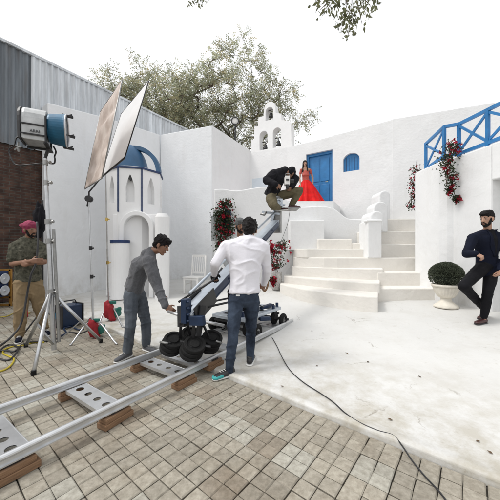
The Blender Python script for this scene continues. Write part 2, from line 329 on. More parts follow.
# ------------------------------------------------------------------ left side: shed, brick wall, white walls
WD = V((.57, .82, 0)).normalized(); WN = V((-WD.y, WD.x, 0))     # along the left wall, away from the court
A0 = V((-5.75, 7.75, 0))
def brick_mat():
    m = bpy.data.materials.new('old_brick'); m.use_nodes = True; n = m.node_tree; L = n.links; p = n.nodes['Principled BSDF']; p.inputs['Roughness'].default_value = .9
    uv = n.nodes.new('ShaderNodeUVMap'); uv.uv_map = 'UVMap'
    b = n.nodes.new('ShaderNodeTexBrick'); b.inputs['Scale'].default_value = 1; b.inputs['Brick Width'].default_value = .23; b.inputs['Row Height'].default_value = .082; b.inputs['Mortar Size'].default_value = .009; b.inputs['Mortar Smooth'].default_value = .3
    b.inputs['Color1'].default_value = (.050,.024,.017,1); b.inputs['Color2'].default_value = (.085,.046,.032,1); b.inputs['Mortar'].default_value = (.075,.066,.056,1); b.inputs['Bias'].default_value = -.2  # brick and mortar darkened to carry the shade under the shed roof
    L.new(uv.outputs[0], b.inputs[0]); ns = n.nodes.new('ShaderNodeTexNoise'); ns.inputs['Scale'].default_value = 5; ns.inputs['Detail'].default_value = 8; L.new(uv.outputs[0], ns.inputs[0])
    cr = n.nodes.new('ShaderNodeValToRGB'); cr.color_ramp.elements[0].color = (.5,.5,.5,1); cr.color_ramp.elements[1].color = (1.4,1.4,1.4,1); cr.color_ramp.elements[0].position = .3; cr.color_ramp.elements[1].position = .7; L.new(ns.outputs[0], cr.inputs[0])
    mu = n.nodes.new('ShaderNodeMix'); mu.data_type = 'RGBA'; mu.blend_type = 'MULTIPLY'; mu.inputs[0].default_value = 1; L.new(b.outputs[0], mu.inputs[6]); L.new(cr.outputs[0], mu.inputs[7]); L.new(mu.outputs[2], p.inputs['Base Color'])
    bp = n.nodes.new('ShaderNodeBump'); bp.inputs['Strength'].default_value = .8; bp.inputs['Distance'].default_value = .015; bp.invert = True; L.new(b.outputs['Fac'], bp.inputs['Height']); L.new(bp.outputs[0], p.inputs['Normal'])
    return m
def corr_mat(name, c, rust):
    m = mat(name, c, .55, .2, var=.3, scale=3, stretch=(2.2,2.2,.18), bump=.1); n = m.node_tree; L = n.links; p = n.nodes['Principled BSDF']; old = p.inputs['Base Color'].links[0].from_socket
    tc = n.nodes.new('ShaderNodeTexCoord'); mp = n.nodes.new('ShaderNodeMapping'); mp.inputs['Scale'].default_value = (1.4,1.4,.12); L.new(tc.outputs['Object'], mp.inputs[0])
    ns = n.nodes.new('ShaderNodeTexNoise'); ns.inputs['Scale'].default_value = 5; ns.inputs['Detail'].default_value = 8; L.new(mp.outputs[0], ns.inputs[0])
    cr = n.nodes.new('ShaderNodeValToRGB'); cr.color_ramp.elements[0].position = .55; cr.color_ramp.elements[1].position = .75; cr.color_ramp.elements[0].color = (0,0,0,1); cr.color_ramp.elements[1].color = (.6,)*3+(1,); L.new(ns.outputs[0], cr.inputs[0])
    mx = n.nodes.new('ShaderNodeMix'); mx.data_type = 'RGBA'; L.new(cr.outputs[0], mx.inputs[0]); L.new(old, mx.inputs[6]); mx.inputs[7].default_value = (*rust, 1); L.new(mx.outputs[2], p.inputs['Base Color']); return m
M['corrd'] = corr_mat('dark_corrugated_iron', (.16,.18,.20), (.12,.09,.07)); M['corrl'] = corr_mat('pale_corrugated_iron', (.60,.63,.66), (.32,.31,.31)); M['brick'] = brick_mat()
S0 = A0 + WN*.5
shed = thing('shed', 'long shed with red brick base and corrugated iron cladding rising behind the left white wall', 'shed', S0)
bm = BM(); a = S0-WD*6; vprism(bm, [(0,0),(11.6,0),(11.6,4.34),(0,4.34)], a, a+WD, .25)
uvl = bm.loops.layers.uv.new('UVMap')
for f in bm.faces:
    for l in f.loops: l[uvl].uv = ((l.vert.co-a).dot(WD), l.vert.co.z)
obj('brick_wall', bm, M['brick'], shed)
def corr(s0, s1, z0, z1, off, m_, name='corrugated_cladding'):
    bm = BM(); k = int((s1-s0)/.15*8); prev = None
    for i in range(k+1):
        s = s0+(s1-s0)*i/k; o_ = off+.022*math.sin(2*math.pi*s/.15)
        q = [S0+WD*s+WN*o_+V((0,0,z)) for z in (z0, z1 + noise.noise(V((int(s/.9)*1.7,0,0)))*.05)]
        q += [x+WN*.004 for x in q]; q = [bm.verts.new(x) for x in q]
        if prev: bm.faces.new((prev[0],q[0],q[1],prev[1])); bm.faces.new((prev[2],q[2],q[3],prev[3])); bm.faces.new((prev[1],q[1],q[3],prev[3])); bm.faces.new((prev[0],q[0],q[2],prev[2]))
        prev = q
    return obj(name, bm, m_, shed, smooth=False)
corr(-6, -.19, 4.28, 7.0, -.05, M['corrd']); corr(-.25, 5.65, 4.3, 6.98, -.075, M['corrl'])
bm = BM()
vprism(bm, [(0,6.96),(11.7,6.96),(11.7,7.03),(0,7.03)], S0-WD*6-WN*.11, S0-WD*5-WN*.11, 3.2); obj('roof', bm, M['corrl'], shed)
bm = BM(); vprism(bm, [(0,0),(11.6,0),(11.6,6.9),(0,6.9)], S0-WD*6+WN*.26, S0-WD*5+WN*.26, 2.6); obj('rear_wall', bm, M['corrd'], shed)

def wall(name, label, prof, a, b, thick, m_, bev=.03, cat='wall'):
    bm = BM(); vprism(bm, prof, a, b, thick); loc = V((a[0], a[1], 0))
    return tag(obj(name, bm, m_, loc=loc, bevel=bev), label, cat)
B0 = V((-3.58, 10.87, 0)); lw = (B0-A0).length
wall('plaster_wall', 'tall white plaster wall standing before the pale corrugated shed', [(0,0),(lw,0),(lw,6.02),(lw*.45,5.85),(0,5.6)], A0, B0, .42, M['lifted_white'])
C0 = V((-1.4, 10.1, 0)); l2 = (C0-B0).length
wall('plaster_wall', 'tall plain white wall section behind the white slatted chair', [(0,0),(l2,0),(l2,6.04),(0,6.02)], B0, C0, .35, M['lifted_white'])
D0 = V((.0, 11.5, 0)); l3 = (D0-C0).length
wall('plaster_wall', 'white wall running back from the tall corner towards the bell gable', [(.01,0),(l3+.2,0),(l3+.2,5.6),(.01,6.03)], C0, D0, .3, M['white'], .008)
# wall with the door: bell gable end, door stretch, right stretch
E0 = V((1.45, 10.7, 0)); E1 = V((4.6, 8.7, 0)); E2 = V((7.6, 7.25, 0))
le = (E0-D0).length
wall('plaster_wall', 'white wall under the bell gable behind the crouching cameraman', [(-.25,0),(le+.004,0),(le+.004,5.45),(-.25,5.55)], D0, E0, .3, M['white'], .004)
ln = (E1-E0).length; ed = (E1-E0).normalized(); en = V((-ed.y, ed.x, 0))
def on_wall(px, o, d):      # where the sight line through column px meets the wall line o + t d
    k_ = (px-250)/F; return (k_*o.y-o.x)/(d.x-k_*d.y)
PZ = 2.93
t0, t1 = on_wall(306, E0, ed), on_wall(332.5, E0, ed); w0, w1 = on_wall(343, E0, ed), on_wall(359.5, E0, ed)
DZ = 5.02
dw = thing('plaster_wall', 'long white wall holding the blue door and small arched window', 'wall', E0)
bm = BM(); vprism(bm, [(0,0),(t0,0),(t0,5.45),(0,5.45)], E0, E1, .3); vprism(bm, [(t0,DZ),(t1,DZ),(t1,5.48),(t0,5.45)], E0, E1, .3); vprism(bm, [(t0,0),(t1,0),(t1,PZ-.004),(t0,PZ-.004)], E0, E1, .3)
def wz(t, py): q = E0+ed*t; return CH-(py-HY)*q.y/F
wb, wt = wz((w0+w1)/2, 171), wz((w0+w1)/2, 153); rad = (w1-w0)/2
arc = [((w0+w1)/2 - rad*math.cos(a_*math.pi/14), wt-rad*.85+rad*.85*math.sin(a_*math.pi/14)) for a_ in range(15)]
vprism(bm, [(t1,0),(w0,0),(w0,5.5),(t1,5.5)], E0, E1, .3); vprism(bm, [(w1,0),(ln,0),(ln,5.58),(w1,5.52)], E0, E1, .3)
vprism(bm, [(w0,0),(w1,0),(w1,wb),(w0,wb)], E0, E1, .3)
vprism(bm, [(w0,5.5)]+[p_ for p_ in arc]+[(w1,5.52)], E0, E1, .3)
obj('wall_body', bm, M['white'], dw)
dr = BM(); vprism(dr, [(t0,PZ),(t1,PZ),(t1,DZ),(t0,DZ)], E0+en*.16, E1+en*.16, .05); door = obj('door', dr, M['blue'], dw)
bm = BM(); o_ = .10; wd_ = t1-t0
for a_, b_, c_, d_ in ((t0,t0+.07,PZ,DZ),(t1-.07,t1,PZ,DZ),(t0+.07,t1-.07,DZ-.09,DZ)): vprism(bm, [(a_,c_),(b_,c_),(b_,d_),(a_,d_)], E0+en*.10, E1+en*.10, .055)
obj('door_frame', bm, M['blue'], door)
bm = BM()
for i in range(2):
    for z0, z1 in ((PZ+.12,PZ+.92),(PZ+1.04,DZ-.2)):
        x0 = t0+.14+i*(wd_-.24)/2; x1 = x0+(wd_-.24)/2-.06; vprism(bm, [(x0,z0),(x1,z0),(x1,z1),(x0,z1)], E0+en*.143, E1+en*.143, .015)
obj('panel', bm, M['blue'], door, bevel=.008)
bm = BM(); q = E0+ed*(t1-.2)+en*.14; q.z = PZ+.98; tube(bm, [q, q-en*.05, q-en*.05-ed*.1], .01); obj('handle', bm, M['brass'], door)
bm = BM(); vprism(bm, [(w0,wb),(w1,wb)]+[p_ for p_ in arc[::-1]], E0+en*.10, E1+en*.10, .04); wi = obj('arched_window', bm, M['blue'], dw)
bm = BM()
for t in range(1, 6): x = w0+(w1-w0)*t/6; vprism(bm, [(x-.006,wb+.03),(x+.006,wb+.03),(x+.006,wt-.12),(x-.006,wt-.12)], E0+en*.094, E1+en*.094, .004)
obj('slat', bm, M['navy'], wi)
l4 = (E2-E1).length
wall('plaster_wall', 'plain white wall above the stairs, behind the blue railing', [(-.05,0),(l4,0),(l4,5.5),(-.05,5.59)], E1, E2, .3, M['white'], .006)
bm = BM(); vprism(bm, [(.1,wz(0,190)),(1.2,wz(0,190)),(1.2,wz(0,174)),(.1,wz(0,174))], D0-V((-.0,.02,0)), E0-V((0,.02,0)), .015)
tag(obj('wall_panel', bm, M['palewall'], loc=D0, bevel=.004), 'faded pale blue panel on the wall below the bell gable', 'panel')

# bell gable
gd = (E0-D0).normalized(); gn = V((-gd.y, gd.x, 0)); G0 = D0+gn*.004
def gp(px, py): t_ = on_wall(px, G0, gd); q_ = G0+gd*t_; return (t_, CH-(py-HY)*q_.y/F)
out = [(251,155),(251.5,140),(254,140),(254.5,127),(258,126),(258.5,117.5),(263.5,116),(264.5,107)]
c0 = gp(269.5, 108); rr = gp(275,108)[0]-c0[0]
prof = [gp(*q) for q in out] + [(c0[0]-rr*math.cos(a_*math.pi/10), c0[1]+rr*1.05*math.sin(a_*math.pi/10)) for a_ in range(0, 11)] + [gp(*q) for q in [(275.5,110),(275.7,113),(281,113.6),(281.4,120),(288.5,120.8),(290.8,123),(291.3,135),(291.6,149)]]
bm = BM(); vprism(bm, prof, G0, G0+gd, .34)
bg_ = thing('bell_gable', 'white stepped bell gable with three arched openings on top of the back wall', 'bell gable', V((.8, 11.1, 5.2)))
gb = obj('gable_wall', bm, M['tower'], bg_, bevel=.02)
cut = BM()
def archcut(x0, x1, ytop, ybot):
    a = gp(x0, ybot); b = gp(x1, ytop); r_ = (b[0]-a[0])/2; cx = (a[0]+b[0])/2
    pr = [(a[0],a[1]),(b[0],a[1])]+[(cx+r_*math.cos(i*math.pi/10), b[1]-r_+r_*math.sin(i*math.pi/10)) for i in range(11)]
    vprism(cut, pr, G0-gn*.2, G0-gn*.2+gd, .8)
archcut(259.5, 267.5, 130, 150.5); archcut(272.8, 281, 126.5, 148); archcut(265.5, 273, 106, 121)
cme = bpy.data.meshes.new('cut'); bmesh.ops.recalc_face_normals(cut, faces=cut.faces); cut.to_mesh(cme); cut.free(); cobj = bpy.data.objects.new('cut', cme); COL.objects.link(cobj); cobj.location = (0,0,0)
def apply_mods(o):
    dg = bpy.context.evaluated_depsgraph_get(); ev = o.evaluated_get(dg); me = bpy.data.meshes.new_from_object(ev); o.modifiers.clear(); old = o.data; o.data = me; bpy.data.meshes.remove(old); return o
gb.modifiers.clear(); bo = gb.modifiers.new('b', 'BOOLEAN'); bo.object = cobj; bo.solver = 'EXACT'; bpy.context.view_layer.update(); apply_mods(gb); bpy.data.objects.remove(cobj)
for px, py, s in ((263.8,146,1),(277,142,1),(269.3,113.5,.9)):
    x, z = gp(px, py); bm = BM(); s *= .1; bc_ = G0+gd*x+gn*.17; bc_.z = z
    lathe(bm, [(s*.2,s*1.2),(s*.55,s*1.0),(s*.7,s*.2),(s*.95,-s*.5),(s*1.15,-s*.8),(s*.9,-s*.8)], bc_, 16)
    tube(bm, [bc_+V((0,0,s*1.1)),bc_+V((0,0,s*2.3))], .012, 6); tube(bm, [bc_-gd*.16+V((0,0,s*2.3)),bc_+gd*.16+V((0,0,s*2.3))], .014, 6)
    obj('bell', bm, M['iron'], bg_, smooth=True)

# platform with its curved parapet, stairs
LY = 8.2
def lp(px, py, Y=LY): return ((px-250)*Y/F, CH-(py-HY)*Y/F)
top = [(214,189),(224,188.8),(232,190.2),(241,190),(252,188),(264,186.6),(272,187.5),(281,192),(287,200),(292,205),(300,206.5),(317,205.8),(326,206),(333,208),(338,211),(344,216),(348,218.3),(353,219),(368.5,219.6)]
prof = [(lp(214,0)[0], 0), (lp(368.5,0)[0], 0)] + [lp(*q) for q in smoothcurve([(a,b,0) for a,b in top], 3)[::-1] for q in [(q.x,q.y)]]
bm = BM(); vprism(bm, prof, (0, LY), (1, LY), .28)
tag(obj('parapet_wall', bm, M['white'], loc=V((1,LY,0)), bevel=.03), 'low white wall with flowing curved top in front of the woman in red', 'parapet wall')
bm = BM(); prism(bm, [(-.6,8.49),(2.60,8.49),(3.16,9.55),(1.43,10.66),(.02,11.44),(-.9,10.6)], 0, PZ)
tag(obj('landing_floor', bm, M['white']), kind='structure')
st = thing('staircase', 'broad cream staircase with curved lower steps climbing to the landing', 'staircase', V((3, 5.2, .2)))
def stepb(poly, z1, m_=M['warm'], name='step', z0=.0): 
    b_ = BM(); prism(b_, poly, z0, z1); return obj(name, b_, m_, st, bevel=.022)
def front(pts): return [(p_.x, p_.y) for p_ in smoothcurve([(x, y, 0) for x, y in pts], 5)]
stepb(front([(.80,7.3),(1.0,6.75),(1.30,6.15),(1.75,5.62),(2.20,5.26),(2.42,5.16)])+[(2.80,5.95),(3.25,6.9),(3.2,7.9),(.9,7.9)], .50)
stepb(front([(.93,7.55),(1.25,7.1),(1.65,6.65),(2.15,6.15),(2.55,5.87),(2.76,5.80)])+[(3.0,6.3),(3.25,6.9),(3.2,7.9),(1.0,7.9)], .69, z0=.45)
stepb(front([(1.17,7.55),(1.6,7.2),(2.2,6.78),(2.75,6.48),(3.13,6.40)])+[(3.34,6.9),(3.2,7.9),(1.2,7.9)], .955, z0=.64)
stepb([(1.22,7.56),(1.9,7.0),(2.2,6.9),(4.5,6.9),(4.9,7.9),(1.25,7.9)], 1.205, z0=.2)
stepb([(2.76,5.9),(4.04,5.9),(4.3,6.41),(2.99,6.41)], .565, z0=0); stepb([(2.99,6.4),(4.3,6.4),(4.5,6.91),(3.22,6.91)], .87, z0=0)
stepb([(1.52,7.28),(3.2,7.28),(3.2,7.95),(1.26,7.95),(1.28,7.50)], 1.44, z0=1.19); stepb([(1.9,7.62),(2.85,7.62),(2.85,8.0),(1.9,8.0)], 1.71, z0=1.42); stepb([(2.85,7.62),(3.3,7.62),(3.3,8.0),(2.85,8.0)], 1.60, z0=1.42)
stepb([(3.2,7.28),(4.95,7.28),(4.95,7.95),(3.2,7.95)], 1.56, z0=1.19); stepb([(3.2,7.62),(5.1,7.62),(5.1,8.2),(3.2,8.2)], 1.93, z0=1.5); stepb([(3.6,8.0),(5.25,8.0),(5.1,8.9),(3.6,8.9)], 2.32, z0=1.9)
stepb([(lp(290,0,7.75)[0],7.75),(lp(324.5,0,7.75)[0],7.75),(lp(324.5,0,7.75)[0],8.19),(lp(290,0,7.75)[0],8.19)], CH+32*7.75/F, M['white'], 'side_block', 1.4)
stepb([(lp(368,0,6.88)[0],6.88),(lp(381.8,0,6.88)[0],6.88),(lp(381.8,0,6.88)[0]+.1,7.7),(lp(368,0,6.88)[0]+.1,7.7)], 2.15, M['white'], 'pillar', 1.2)
bm = BM()
for i, (p0, p1, Y0, Y1, py) in enumerate(((367,383,6.86,7.1,219.8),(370.5,384,7.08,7.69,211),(374,388,7.585,8.1,201.5),(379.5,390.5,8.03,8.6,190.5))):
    xa, xb = lp(p0,0,Y0)[0], lp(p1,0,Y0)[0]; z = CH-(py-HY)*Y0/F; xc = (xa+xb)/2; hw = (xb-xa)/2
    pr = [(xa, 1.9), (xb, 1.9)] + [(xc+hw*math.cos(a_*math.pi/12), z-hw*.95+hw*.95*math.sin(a_*math.pi/12)) for a_ in range(13)]
    if i == 0: pr = [(xa,2.11),(xb,2.11),(xb,2.17),(xa,2.17)]
    vprism(bm, pr, (0,Y0), (1,Y0), Y1-Y0)
obj('curled_balustrade', bm, M['white'], st, smooth=False, bevel=.05)

# right wall with niche
RP = [(3.98,6.6),(3.99,5.76),(4.06,5.62),(4.135,5.55),(4.20,5.2),(4.27,4.83)]
rw = thing('plaster_wall', 'white wall at right beside the stairs, the man in the navy blazer leaning on it', 'wall', V((4.3, 5, 0)))
bm = BM(); prism(bm, RP+[(6.5,4.83),(6.5,6.6)], 0, 3.26); ob_ = obj('wall_body', bm, M['white'], rw, bevel=.025)
bm = BM(); prism(bm, [(4.27,4.828),(4.36,4.3),(4.52,3.4),(6.5,3.4),(6.5,4.828)], 2.62, 3.26); obj('lintel', bm, M['white'], rw, bevel=.02)
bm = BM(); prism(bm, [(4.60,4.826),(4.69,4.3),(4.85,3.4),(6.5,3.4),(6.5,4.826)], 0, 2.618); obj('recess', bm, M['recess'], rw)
# railing
rl = thing('railing', 'blue wooden railing with crossed braces along the top of the right wall', 'railing', V((4.3, 5.4, 3.26)))
RT = [(4.27,6.63),(4.07,5.72),(4.285,5.6),(4.39,5.04),(4.5,4.3)]
for i, (x, y) in enumerate(RT):
    bm = BM(); box(bm, (x-.028,y-.028,3.27), (x+.028,y+.028,4.0)); obj('post', bm, M['blue'], rl, bevel=.004)
for i in range(4):
    a, b = V((*RT[i], 0)), V((*RT[i+1], 0))
    for z in (3.97, 3.36): bm = BM(); bar(bm, a+V((0,0,z+.003)), b+V((0,0,z+.003)), .05, .06); obj('rail', bm, M['blue'], rl)
    if i != 1:
        for z0, z1 in ((3.39,3.94),(3.94,3.39)): bm = BM(); bar(bm, a+V((0,0,z0)), b+V((0,0,z1)), .028 + .004*(z0 > z1), .045); obj('brace', bm, M['blue'], rl)

# ------------------------------------------------------------------ domed tower
tw = thing('domed_tower', 'small white octagonal tower with blue dome beside the reflectors', 'tower', W(138, 290, 7.6))
TX, TY = (135.5-250)*8.3/F, 8.3
def tz(py, Y=7.55): return CH-(py-HY)*Y/F
def octa(r, ph=0): return [(TX+r*math.cos(R(22.5+45*k)+ph), TY+r*math.sin(R(22.5+45*k)+ph)) for k in range(8)]
ph = R(-2+14); RO = .80
zt, zm = tz(168), tz(218)
bm = BM(); prism(bm, octa(RO, ph), .1, zt); body = obj('drum', bm, M['tower'], tw, bevel=.01)
cut = BM(); ov = octa(RO, ph)
faces8 = [(V((*ov[k],0)), V((*ov[(k+1)%8],0))) for k in range(8)]
def pointed(w_, z0, z1, k=10): 
    h_ = w_*1.5; return [(-w_/2,z0),(w_/2,z0),(w_/2,z1-h_)]+[(w_/2*(1-(i/k))**.75, z1-h_+h_*(i/k)) for i in range(1,k)]+[(0,z1)]+[(-w_/2*(1-(i/k))**.75, z1-h_+h_*(i/k)) for i in range(k-1,0,-1)]+[(-w_/2,z1-h_)]
trim = []; TRC = []
for k, (a, b) in enumerate(faces8):
    mid = (a+b)/2; nrm = (mid-V((TX,TY,0))).normalized()
    if nrm.y > .3: continue
    trim.append((a, b))
    d = (b-a).normalized(); c = mid+nrm*.1 - d*0
    pr = pointed(.23, tz(202), tz(174))
    f0 = [cut.verts.new(c + d*s + V((0,0,z))) for s, z in pr]; f1 = [cut.verts.new(c + d*s + V((0,0,z)) - nrm*.24) for s, z in pr]
    for i in range(len(pr)): cut.faces.new((f0[i], f0[(i+1)%len(pr)], f1[(i+1)%len(pr)], f1[i]))
    cut.faces.new(f0[::-1]); cut.faces.new(f1)
    if abs(nrm.x) < .45:
        r_ = .40; z1 = tz(211); pr = [(-r_,-.2),(r_,-.2),(r_,z1-r_)]+[(r_*math.cos(i*math.pi/14), z1-r_+r_*math.sin(i*math.pi/14)) for i in range(1,14)]+[(-r_,z1-r_)]
        FR = (mid, d, nrm)
cme = bpy.data.meshes.new('cut'); bmesh.ops.recalc_face_normals(cut, faces=cut.faces); cut.to_mesh(cme); cut.free(); cobj = bpy.data.objects.new('cut', cme); COL.objects.link(cobj)
body.modifiers.clear(); bo = body.modifiers.new('b','BOOLEAN'); bo.object = cobj; bo.solver = 'EXACT'; bpy.context.view_layer.update(); apply_mods(body); bpy.data.objects.remove(cobj)
for a, b in trim:
    if abs((a-V((TX,TY,0))).x+.03) > .55 or a.y > TY: continue
    q = a + (a-V((TX,TY,0))).normalized()*.008; bm = BM(); bar(bm, q+V((0,0,tz(212))), q+V((0,0,zt)), .035, .03, up=(1,0,0)); obj('corner_trim', bm, M['navy'], tw)
bm = BM(); prism(bm, octa(RO+.035, ph), zt+.001, zt+.05); obj('cornice', bm, M['navy'], tw)
bm = BM(); dr_ = .56; dcx = (129.5-250)*8.3/F
lathe(bm, [(dr_*math.cos(i*math.pi/2/14), zt+.05+.86*math.sin(i*math.pi/2/14)) for i in range(15)], (dcx, TY-.05, 0), 40); obj('dome', bm, M['domeblue'], tw, smooth=True)
# blue open rib springing from the dome's crown to the right corner of the drum
bm = BM(); rs = []
for i in range(19):
    a_ = i/18*R(96); ro, ri = .80, .68; c_ = V(((134.3-250)*8.2/F, TY-.12, zt+.05)); ring = []
    for rr_, yy in ((ro,-.09),(ro,.09),(ri,.09),(ri,-.09)): ring.append(bm.verts.new(c_ + V((rr_*math.cos(a_), yy, rr_*.99*math.sin(a_)))))
    rs.append(ring)
rings(bm, rs); obj('dome_rib', bm, M['domeblue'], tw, bevel=.01)
bm = BM(); lathe(bm, [(RO-.06, zt+.05), (RO-.06, zt+.075)], (TX, TY, 0), 40); obj('dome_base', bm, M['tower'], tw)
# dark opening ornament in centre niche, arch moulding and base porch
mid, d, nrm = FR
bm = BM(); c = mid + nrm*.0 + V((0,0,tz(178)))
vv = [c+d*.05, c+V((0,0,.10)), c-d*.05, c-V((0,0,.06))]; f0 = [bm.verts.new(v-nrm*.01) for v in vv]; f1 = [bm.verts.new(v-nrm*.10) for v in vv]
bm.faces.new(f0); bm.faces.new(f1[::-1])
for i in range(4): bm.faces.new((f0[i], f0[(i+1)%4], f1[(i+1)%4], f1[i]))
obj('vent', bm, M['black'], tw)
PY = 7.50
def pp(px, py, Y=PY): return ((px-250)*Y/F, CH-(py-HY)*Y/F)
cx, zc = pp(137, 0)[0], pp(0, 228)[1]; ra, rb = (pp(154,0)[0]-pp(120,0)[0])/2, (pp(149.5,0)[0]-pp(124.5,0)[0])/2
bm = BM(); rs = []
path = [(-1, .15), (-1, zc)] + [None]
pts = [(cx-1, .15, 0)]
outp = [(cx-ra,.1)] + [(cx-ra*math.cos(i*math.pi/16), zc+ra*math.sin(i*math.pi/16)) for i in range(17)] + [(cx+ra,.1)]
inp = [(cx-rb,.1)] + [(cx-rb*math.cos(i*math.pi/16), zc+rb*math.sin(i*math.pi/16)) for i in range(17)] + [(cx+rb,.1)]
for (xo, zo), (xi, zi) in zip(outp, inp): rs.append([bm.verts.new((xo,PY-.06,zo)), bm.verts.new((xi,PY-.06,zi)), bm.verts.new((xi,PY+.12,zi)), bm.verts.new((xo,PY+.12,zo))])
rings(bm, rs); obj('arch_moulding', bm, M['tower'], tw, bevel=.015)
bm = BM(); x0, x1 = pp(112,0)[0], pp(164,0)[0]
z2 = pp(0,214)[1]; pr = [(x0,.1)]+[(cx-rb,.1)]+[(a,b) for a,b in inp[1:-1]]+[(cx+rb,.1),(x1,.1),(x1,z2),(x0,z2)]
vprism(bm, pr, (0,PY+.05), (1,PY+.05), .5); obj('porch_wall', bm, M['tower'], tw, bevel=.01)
for (p0, p1, pt, band) in ((108.5,126.5,240,True),(153,167.5,213,False)):
    xa, xb = pp(p0,0,7.2)[0], pp(p1,0,7.2)[0]; z = CH-(pt-HY)*7.2/F; c_ = ((xa+xb)/2, 7.35, 0); r_ = (xb-xa)/2
    bm = BM(); lathe(bm, [(r_,.1),(r_,z-.001)] if band else [(r_,.1),(r_*.94,z-.1),(r_*.7,z)], c_, 24); pl = obj('pillar', bm, M['tower'], tw, smooth=False)
    if band: bm = BM(); lathe(bm, [(r_+.012,z-.075),(r_+.012,z+.0)], c_, 24); obj('band', bm, M['navy'], pl)

# ------------------------------------------------------------------ vegetation
def leaf_mesh(name, items, m_, parent=None, loc=None):
    """items: (centre, direction, normal, length, width, colour)"""
    vs, fs, cl = [], [], []
    for c, d, nn, l, w_, col in items:
        s = d.cross(nn); 
        if s.length < 1e-4: continue
        s.normalize(); b = len(vs); up = s.cross(d).normalized()
        vs += [tuple(c), tuple(c+d*l*.45+s*w_*.5+up*l*.06), tuple(c+d*l), tuple(c+d*l*.45-s*w_*.5+up*l*.06), tuple(c+d*l*.5)]
        fs += [(b,b+1,b+4),(b+1,b+2,b+4),(b+2,b+3,b+4),(b+3,b,b+4)]; cl += [col]*4
    me = bpy.data.meshes.new(name); me.from_pydata(vs, [], fs); ca = me.color_attributes.new('tint','FLOAT_COLOR','CORNER'); buf = []
    for c in cl: buf += [c[0], c[1], c[2], 1]*3
    ca.data.foreach_set('color', buf); return link(name, me, m_, parent, loc, smooth=False)
M['leaf'] = attr_mat('tree_leaf', .55, bump=0, trans=.5); M['petal'] = attr_mat('petal', .6, bump=0, trans=.3)
def rv(): 
    while True:
        v = V((rnd.uniform(-1,1), rnd.uniform(-1,1), rnd.uniform(-1,1)))
        if .05 < v.length < 1: return v.normalized()
def tree(label, base, fork, ells, nclump, nspray, seed, trunk_r=.13, col=(.34,.37,.265), leaf=.125, gate=-.14):  # pale default leaf colour stands in for haze and bright sky bloom
    """clumps fill the ellipsoids ells; every clump is joined to the nearest wood already there"""
    global rnd; keep = rnd; rnd = random.Random(seed); t = thing('tree', label, 'tree', base); base = V(base); fork = V(fork)
    pts = []
    while len(pts) < nclump:
        c, e = rnd.choices(ells, [x[1][0]*x[1][1]*x[1][2] for x in ells])[0]; v = rv()*rnd.random()**.42; p = V(c)+V((v.x*e[0], v.y*e[1], v.z*e[2]))
        if noise.noise(p*.85+V((seed,0,0))) > gate: pts.append(p)
    pts.sort(key=lambda p: (p-fork).length)
    nodes = [base, (base+fork)/2+V((.12,0,0)), fork]; par = [-1, 0, 1]; clumps = []
    for p in pts:
        best = min(range(1, len(nodes)), key=lambda i: (nodes[i]-p).length + .35*abs(nodes[i].z-p.z)*(nodes[i].z > p.z))
        a = nodes[best]; n_ = max(1, int((p-a).length/.7)); prev = best
        for i in range(1, n_+1):
            q = a.lerp(p, i/n_) + (rv()*.05 if i < n_ else V((0,0,0))) + V((0,0,-.12*math.sin(math.pi*i/n_))); nodes.append(q); par.append(prev); prev = len(nodes)-1
        clumps.append(prev)
    cnt = [0]*len(nodes)
    for c in clumps: cnt[c] += 1
    for i in range(len(nodes)-1, 0, -1): cnt[par[i]] += cnt[i]
    rad = [trunk_r*(max(1, c)/cnt[0])**.46 for c in cnt]; tb = BM()
    for i in range(1, len(nodes)): tube(tb, [nodes[par[i]], nodes[i]], [min(rad[par[i]], rad[i]*1.35), rad[i]], 7 if rad[i] > .03 else 4)
    obj('trunk', tb, M['bark'], t, smooth=True); items = []
    for c in clumps:
        p = nodes[c]; tone = rnd.uniform(.65,1.35); out = (p-V(ells[0][0])).normalized()
        for _ in range(nspray):
            d = (rv()+out*.5+V((0,0,-.1))).normalized(); L_ = rnd.uniform(.25,.62); q = p+rv()*.22; nl = int(L_/.055); f0 = tone*rnd.uniform(.8,1.2); y_ = rnd.random()**3
            cl_ = (col[0]*f0*(1+.5*y_), col[1]*f0*(1+.2*y_), col[2]*f0)
            for k in range(nl):
                w_ = k/nl; pp_ = q+d*L_*w_+V((0,0,-.22*L_*w_*w_)); sd_ = d.cross(V((0,0,1)));
                if sd_.length < .1: continue
                sd_.normalize(); dr = (sd_*(1 if k % 2 else -1)+d*.7+rv()*.45+V((0,0,-.2))).normalized(); f_ = rnd.uniform(.85,1.15)
                items.append((pp_, dr, (V((0,0,1))+rv()*.7).normalized(), leaf*rnd.uniform(.7,1.2), leaf*rnd.uniform(.32,.5), tuple(x*f_ for x in cl_)))
    leaf_mesh('crown', items, M['leaf'], t); rnd = keep; return t
tree('tall broad tree with open feathery crown rising behind the bell gable', (-1.6,16,0), (-1.5,16,6.0), [((-.9,16,10.6),(3.2,2.6,2.9)),((-3.5,16,9.7),(2.7,2.2,2.5)),((1.5,16,9.3),(2.4,2.0,1.7)),((-1.2,16,8.0),(3.2,2.2,1.4))], 760, 7, 11)
tree('smaller sparse tree behind the corrugated shed roof, left of the tall one', (-6.6,17.5,0), (-6.5,17.5,7.5), [((-6.8,17.5,11.4),(2.9,2.0,2.0)),((-5.2,17.5,10.2),(2.6,2.0,1.9)),((-8.9,17.5,11.3),(2.1,1.5,1.3))], 460, 7, 5, trunk_r=.10)
